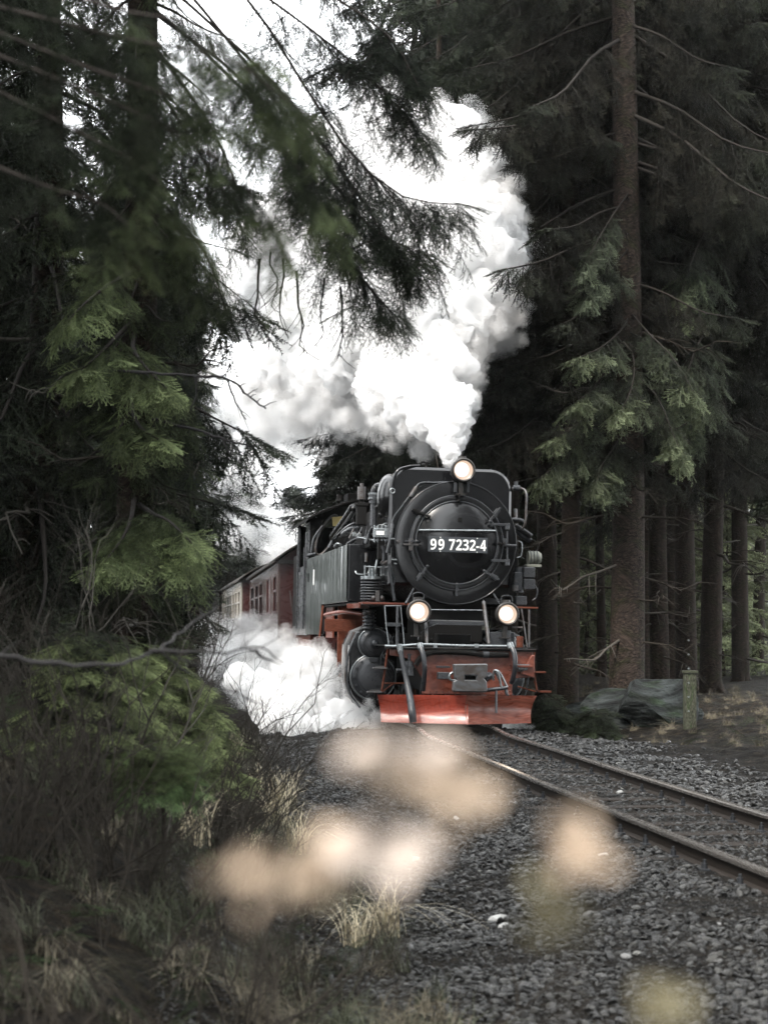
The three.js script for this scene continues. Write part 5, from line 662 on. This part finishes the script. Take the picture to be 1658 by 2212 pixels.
// boulders, post and low brush on the far side
{
  const rockMap = grain(512, (u, v) => { const k = clamp(140 + 200 * tile(u, v, 8, 5, 3) + (R0() - 0.5) * 40, 30, 255), m = clamp(tile(u, v, 6, 4, 17) * 2.4); return [lerp(k, k * 0.7, m), lerp(k, k * 0.82, m), lerp(k, k * 0.6, m)]; }, true), rockMat = mat(0.045, 0.053, 0.052, 0.75, 0, { map: rockMap, bumpMap: speck, bumpScale: 0.02 });
  const rock = (x, y, D, sx, sy, sz, seed, label) => { const r = rng(seed), g = new THREE.IcosahedronGeometry(1, 24), p = g.attributes.position, cuts = []; for (let i = 0; i < 10; i++) cuts.push([V(r() - 0.5, r() - 0.35, r() - 0.5).normalize(), 0.62 + r() * 0.3]);
    for (let i = 0; i < p.count; i++) { const v = V().fromBufferAttribute(p, i); for (const [n, d] of cuts) { const e = v.dot(n) - d; if (e > 0) v.addScaledVector(n, -e * 0.93); } const b = 1 + 0.09 * fbm(v.x * 2.2 + seed, v.y * 2.2, v.z * 2.2, 3) + 0.03 * fbm(v.x * 9, v.y * 9, v.z * 9 + seed, 3); p.setXYZ(i, v.x * b * sx, v.y * b * sy, v.z * b * sz); }
    g.computeVertexNormals(); const o = part('boulder', g, rockMat, scene); tag(o, label, 'boulder', 'boulders under the trees'); const q = at(x, y, D); q.y = groundY(q.x, q.z) + sy * 0.45; o.position.copy(q); o.rotation.y = seed; return o; };
  rock(1410, 1560, 26.5, 0.66, 0.6, 0.55, 3, 'large grey green boulder with a flat slanting face'); rock(1335, 1565, 27, 0.68, 0.42, 0.6, 8, 'lower mossy boulder leaning on the big trunk side'); rock(1278, 1545, 29, 0.5, 0.25, 0.4, 12, 'small dark mossy boulder in the brush'); rock(1460, 1590, 27, 0.45, 0.25, 0.4, 14, 'low dark rock between the large boulder and post');
  const b = at(1489, 1575, 25.5), t = at(1489, 1455, 25.5); b.y = groundY(b.x, b.z); const o = thing('wooden_post', 'weathered grey green wooden post with bolts beside the boulders', 'post', b); const wood = mat(0.13, 0.145, 0.11, 0.85, 0, { map: barkMap, bumpMap: barkBump, bumpScale: 0.006 });
  part('post', box(0.17, t.y - b.y + 0.5, 0.15, 0, (t.y - b.y) / 2 - 0.25, 0), wood, o); part('cap', box(0.2, 0.035, 0.18, 0, t.y - b.y + 0.018, 0), wood, o); for (let i = 0; i < 6; i++) part('bolt', cyl(0.014, 0.014, 0.03, -0.03, 0.25 + i * 0.2, 0.08, 'z', 8), M.steel, o);
  [[1180, 1550, 27, 0.55], [1215, 1560, 26.5, 0.35], [1285, 1575, 25.5, 0.4]].forEach(([x, y, D, h], i) => { const p = V(X(x, D), 0, -D); p.y = groundY(p.x, p.z); const g = thing('young_spruce', ['little green spruce seedling beside the plough', 'low spruce seedling between plough and boulders', 'small spruce seedling in front of the mossy boulder'][i], 'spruce seedling', p), F = new Foliage(COARSE), r = rng(1500 + i); part('trunk', pipe([V(0, 0, 0), V(0, h, 0)], [0.012, 0.004], 1, 5, true), twigMat, g); for (let k = 0; k < 16; k++) { const a = k * 2.4, f = k / 16; bough(F, [V(0, h * f, 0), V(Math.cos(a) * 0.2, h * f + 0.02, Math.sin(a) * 0.2), V(Math.cos(a) * 0.42 * (1.1 - f), h * f - 0.04, Math.sin(a) * 0.42 * (1.1 - f))], { gap: 0.12, size: 0.4, reach: 0.18, hang: 0.2, tone: DARK, tip: [0.06, 0.08, 0.04], rad: 0.005, start: 0.1 }, r); } F.build(g); });
}

// ---------------------------------------------------------------- steam: smooth dense hearts wrapped in clouds of fine vapour droplets
const steamMat = new THREE.MeshPhysicalMaterial({ color: new THREE.Color().setRGB(0.985, 0.988, 0.99), roughness: 1, specularIntensity: 0, side: THREE.DoubleSide, transmission: 0.6, thickness: 0 });
const coreMat = new THREE.MeshPhysicalMaterial({ color: new THREE.Color().setRGB(0.985, 0.988, 0.99), roughness: 1, specularIntensity: 0, transmission: 0.85, thickness: 0 });
function billows(list, seed, detail = 14, amp = 0.3, scale = 0.7) { // [centre, radius] -> rounded, overlapping puffs
  return mergeGeometries(list.map(([c, R], n) => { const g = new THREE.IcosahedronGeometry(1, detail), p = g.attributes.position, s = seed + n * 7.3, out = [], V0 = V();
    for (let i = 0; i < p.count; i++) { const v = V0.fromBufferAttribute(p, i); let a = 0, k = 1.15, w = 1; for (let o = 0; o < 3; o++) { const q = nz(v.x * k + s, v.y * k + o * 3.1, v.z * k - s); a += w * (0.5 - Math.sqrt(q * q + 0.01)); k *= 2.1; w *= 0.42; } const b = R * scale * (1 + amp * (a - 0.5)); out.push(c.x + v.x * b, c.y + v.y * b, c.z + v.z * b); }
    const q = new THREE.BufferGeometry(), nn = []; q.setAttribute('position', new THREE.Float32BufferAttribute(out, 3)); q.computeVertexNormals();
    for (let i = 0; i < p.count; i++) { const v = V0.fromBufferAttribute(p, i).multiplyScalar(2.2).add(V().fromBufferAttribute(q.attributes.normal, i).multiplyScalar(0.5)).normalize(); nn.push(v.x, v.y, v.z); }
    q.setAttribute('normal', new THREE.Float32BufferAttribute(nn, 3)); return q; }));
}
const drops = [1, 2, 3, 4].map((seed) => { // a small cloud of droplets in a unit ball, torn by turbulence
  const r = rng(seed * 97), pos = [], nor = [], A = V(), B = V();
  for (let i = 0; i < 130000; i++) {
    const d = V(r() * 2 - 1, r() * 2 - 1, r() * 2 - 1), l = d.length(); if (l > 1 || l < 1e-3) continue;
    if (r() > (1 - l) * (1 - l * 0.5) * 1.3 + 0.9 * fbm(d.x * 1.7 + seed * 5, d.y * 1.7, d.z * 1.7, 4) - 0.05) continue;
    const n = d.clone().multiplyScalar(0.6 / l).add(V(0, 0.8, 0.35)).normalize(), s = 0.0098 * (0.6 + 0.8 * r()); A.set(r() - 0.5, r() - 0.5, r() - 0.5).normalize(); B.set(r() - 0.5, r() - 0.5, r() - 0.5).cross(A).normalize();
    for (const [a, b] of [[1, 0], [-0.5, 0.87], [-0.5, -0.87]]) { pos.push(d.x + A.x * s * a + B.x * s * b, d.y + A.y * s * a + B.y * s * b, d.z + A.z * s * a + B.z * s * b); nor.push(n.x, n.y, n.z); }
  }
  const g = new THREE.BufferGeometry(); g.setAttribute('position', new THREE.Float32BufferAttribute(pos, 3)); g.setAttribute('normal', new THREE.Float32BufferAttribute(nor, 3)); return g;
});
function vapour(parent, list, seed) { // [centre, radius, how many small clouds, their size against the radius, flattening]
  const r = rng(seed), l = drops.map(() => []), e = new THREE.Euler(), q = new THREE.Quaternion();
  for (const [c, R, n, k, sy = 1] of list) for (let i = 0; i < n; i++) {
    const d = V(r() * 2 - 1, r() * 2 - 1, r() * 2 - 1); if (d.length() > 1) { i--; continue; }
    const s = R * k * (0.6 + 0.8 * r()); l[Math.floor(r() * 4)].push(new THREE.Matrix4().compose(V(c.x + d.x * R, c.y + d.y * R * sy, c.z + d.z * R), q.setFromEuler(e.set(0, r() * 6.3, 0)).clone(), V(s, s * (0.75 + 0.4 * r()), s)));
  }
  l.forEach((m, k) => { if (!m.length) return; const im = new THREE.InstancedMesh(drops[k], steamMat, m.length); im.name = 'vapour'; im.userData.kind = 'stuff'; m.forEach((t, i) => im.setMatrixAt(i, t)); parent.add(im); });
}
const puff = (x, y, D, rpx) => [at(x, y, D), rpx * PX / FOCAL * D];
const soft = (x, y, D, rpx, n, k = 0.5, sy = 1) => [at(x, y, D), rpx * PX / FOCAL * D, n, k, sy];
const rims = (list, n, k) => list.map(([x, y, D, r]) => soft(x, y, D, r * 0.85, n, k));
{
  const g = thing('steam_plume', 'huge billowing white plume of steam above the chimney', 'steam'); g.userData.kind = 'stuff';
  const core = [[972, 1000, 27.6, 18], [972, 980, 27.6, 24], [972, 955, 27.8, 36], [965, 930, 27.9, 52], [930, 905, 28.2, 55], [880, 890, 29, 55], [840, 870, 30, 55], [985, 905, 28, 44], [945, 895, 28.2, 46], [990, 868, 28, 46], [940, 860, 28.5, 58], [905, 875, 29, 50], [880, 835, 29, 66], [960, 800, 29, 80], [820, 830, 30, 62], [880, 770, 30, 105], [985, 740, 29.4, 78], [1005, 690, 29.5, 95], [760, 790, 31, 80], [700, 790, 32, 70], [620, 790, 34, 75], [560, 800, 35, 50], [800, 720, 31, 130], [700, 700, 33, 130], [930, 640, 30, 170], [1045, 640, 29.6, 90], [1065, 560, 29.6, 86], [1080, 510, 29.6, 62], [1092, 462, 29.6, 46], [1058, 450, 29.8, 62], [1000, 530, 30, 150], [900, 480, 31, 180], [1015, 385, 30, 90], [1052, 352, 29.8, 44], [975, 320, 30.4, 96], [930, 285, 30.8, 66], [975, 270, 30.6, 46], [880, 350, 32, 130], [780, 560, 33, 180], [650, 560, 35, 170], [760, 400, 34, 160], [560, 640, 37, 120], [905, 265, 31, 30], [820, 280, 33, 90]];
  part('billows', billows(core.map((a) => puff(...a)), 11, 16, 0.75, 0.92), coreMat, g);
  vapour(g, [...rims(core.map(([x, y, D, q]) => [x, y, D, q * 1.12]), 20, 0.45), ...[[1035, 775, 29.2, 60, 9], [1010, 830, 28.6, 50, 7], [860, 905, 29.5, 70, 10], [790, 885, 31, 75, 12], [720, 860, 32, 80, 12], [1080, 700, 29.4, 60, 9], [1110, 650, 29.4, 40, 6], [640, 860, 34, 80, 12], [550, 820, 36, 75, 10], [900, 935, 29, 50, 8], [760, 930, 33, 50, 5], [1040, 730, 29.3, 50, 6], [1085, 420, 29.8, 50, 8], [1120, 500, 29.6, 40, 6], [1010, 800, 29, 60, 9], [1060, 690, 29.3, 60, 8]].map((a) => soft(...a))], 31);
}
{
  const g = thing('drifting_steam', 'loose white steam drifting behind the train and over the far trees', 'steam'); g.userData.kind = 'stuff';
  vapour(g, [[610, 930, 52, 85, 20], [590, 1010, 56, 55, 8], [585, 1075, 60, 34, 4], [570, 900, 48, 95, 18], [500, 790, 46, 80, 8], [640, 850, 44, 100, 18], [690, 960, 46, 45, 5], [760, 890, 42, 70, 8], [480, 1000, 66, 90, 3, 0.6], [560, 1130, 66, 90, 3, 0.6, 0.6], [450, 1180, 62, 90, 2, 0.6, 0.5], [640, 1130, 70, 60, 2, 0.6, 0.6], [640, 1040, 56, 40, 4], [470, 1080, 68, 110, 6, 0.6], [560, 1190, 72, 110, 5, 0.6, 0.6], [640, 1190, 76, 70, 3, 0.7, 0.6], [440, 960, 66, 70, 4, 0.6]].map((a) => soft(...a)), 47);
  part('billows', billows([[600, 900, 62, 90], [560, 850, 62, 95], [640, 960, 64, 55], [590, 980, 66, 45]].map((a) => puff(...a)), 71, 12, 0.5), coreMat, g);
}
{
  const g = thing('ground_steam', 'white steam blowing over the ground from the locomotive cylinders', 'steam'); g.userData.kind = 'stuff';
  const core = [[765, 1562, 27.6, 36], [735, 1548, 28, 48], [690, 1535, 28.4, 58], [640, 1530, 29, 66], [590, 1520, 30, 64], [700, 1570, 27.8, 36], [640, 1572, 28, 42], [560, 1490, 32, 52], [610, 1480, 33, 48], [520, 1470, 35, 44], [590, 1565, 28.5, 40], [660, 1490, 32, 40]];
  part('billows', billows(core.map((a) => puff(...a)), 91, 12, 0.7, 0.85), coreMat, g);
  vapour(g, [...rims(core, 10, 0.6), ...[[785, 1550, 27.2, 48, 8], [730, 1490, 28.2, 65, 11], [660, 1460, 30, 75, 14], [600, 1445, 33, 85, 14], [540, 1430, 38, 85, 12], [490, 1400, 46, 75, 8], [640, 1410, 36, 60, 6], [560, 1390, 46, 70, 7], [690, 1430, 29.6, 45, 4], [800, 1540, 27, 34, 4], [700, 1450, 30, 40, 4]].map((a) => soft(...a))], 53);
  part('billows', billows([[1125, 1572, 27, 20], [1095, 1570, 27.2, 16]].map((a) => puff(...a)), 95, 10, 0.3), coreMat, g); vapour(g, [soft(1125, 1568, 26.8, 24, 8, 0.6, 0.6)], 57);
}
renderer.render(scene, camera);
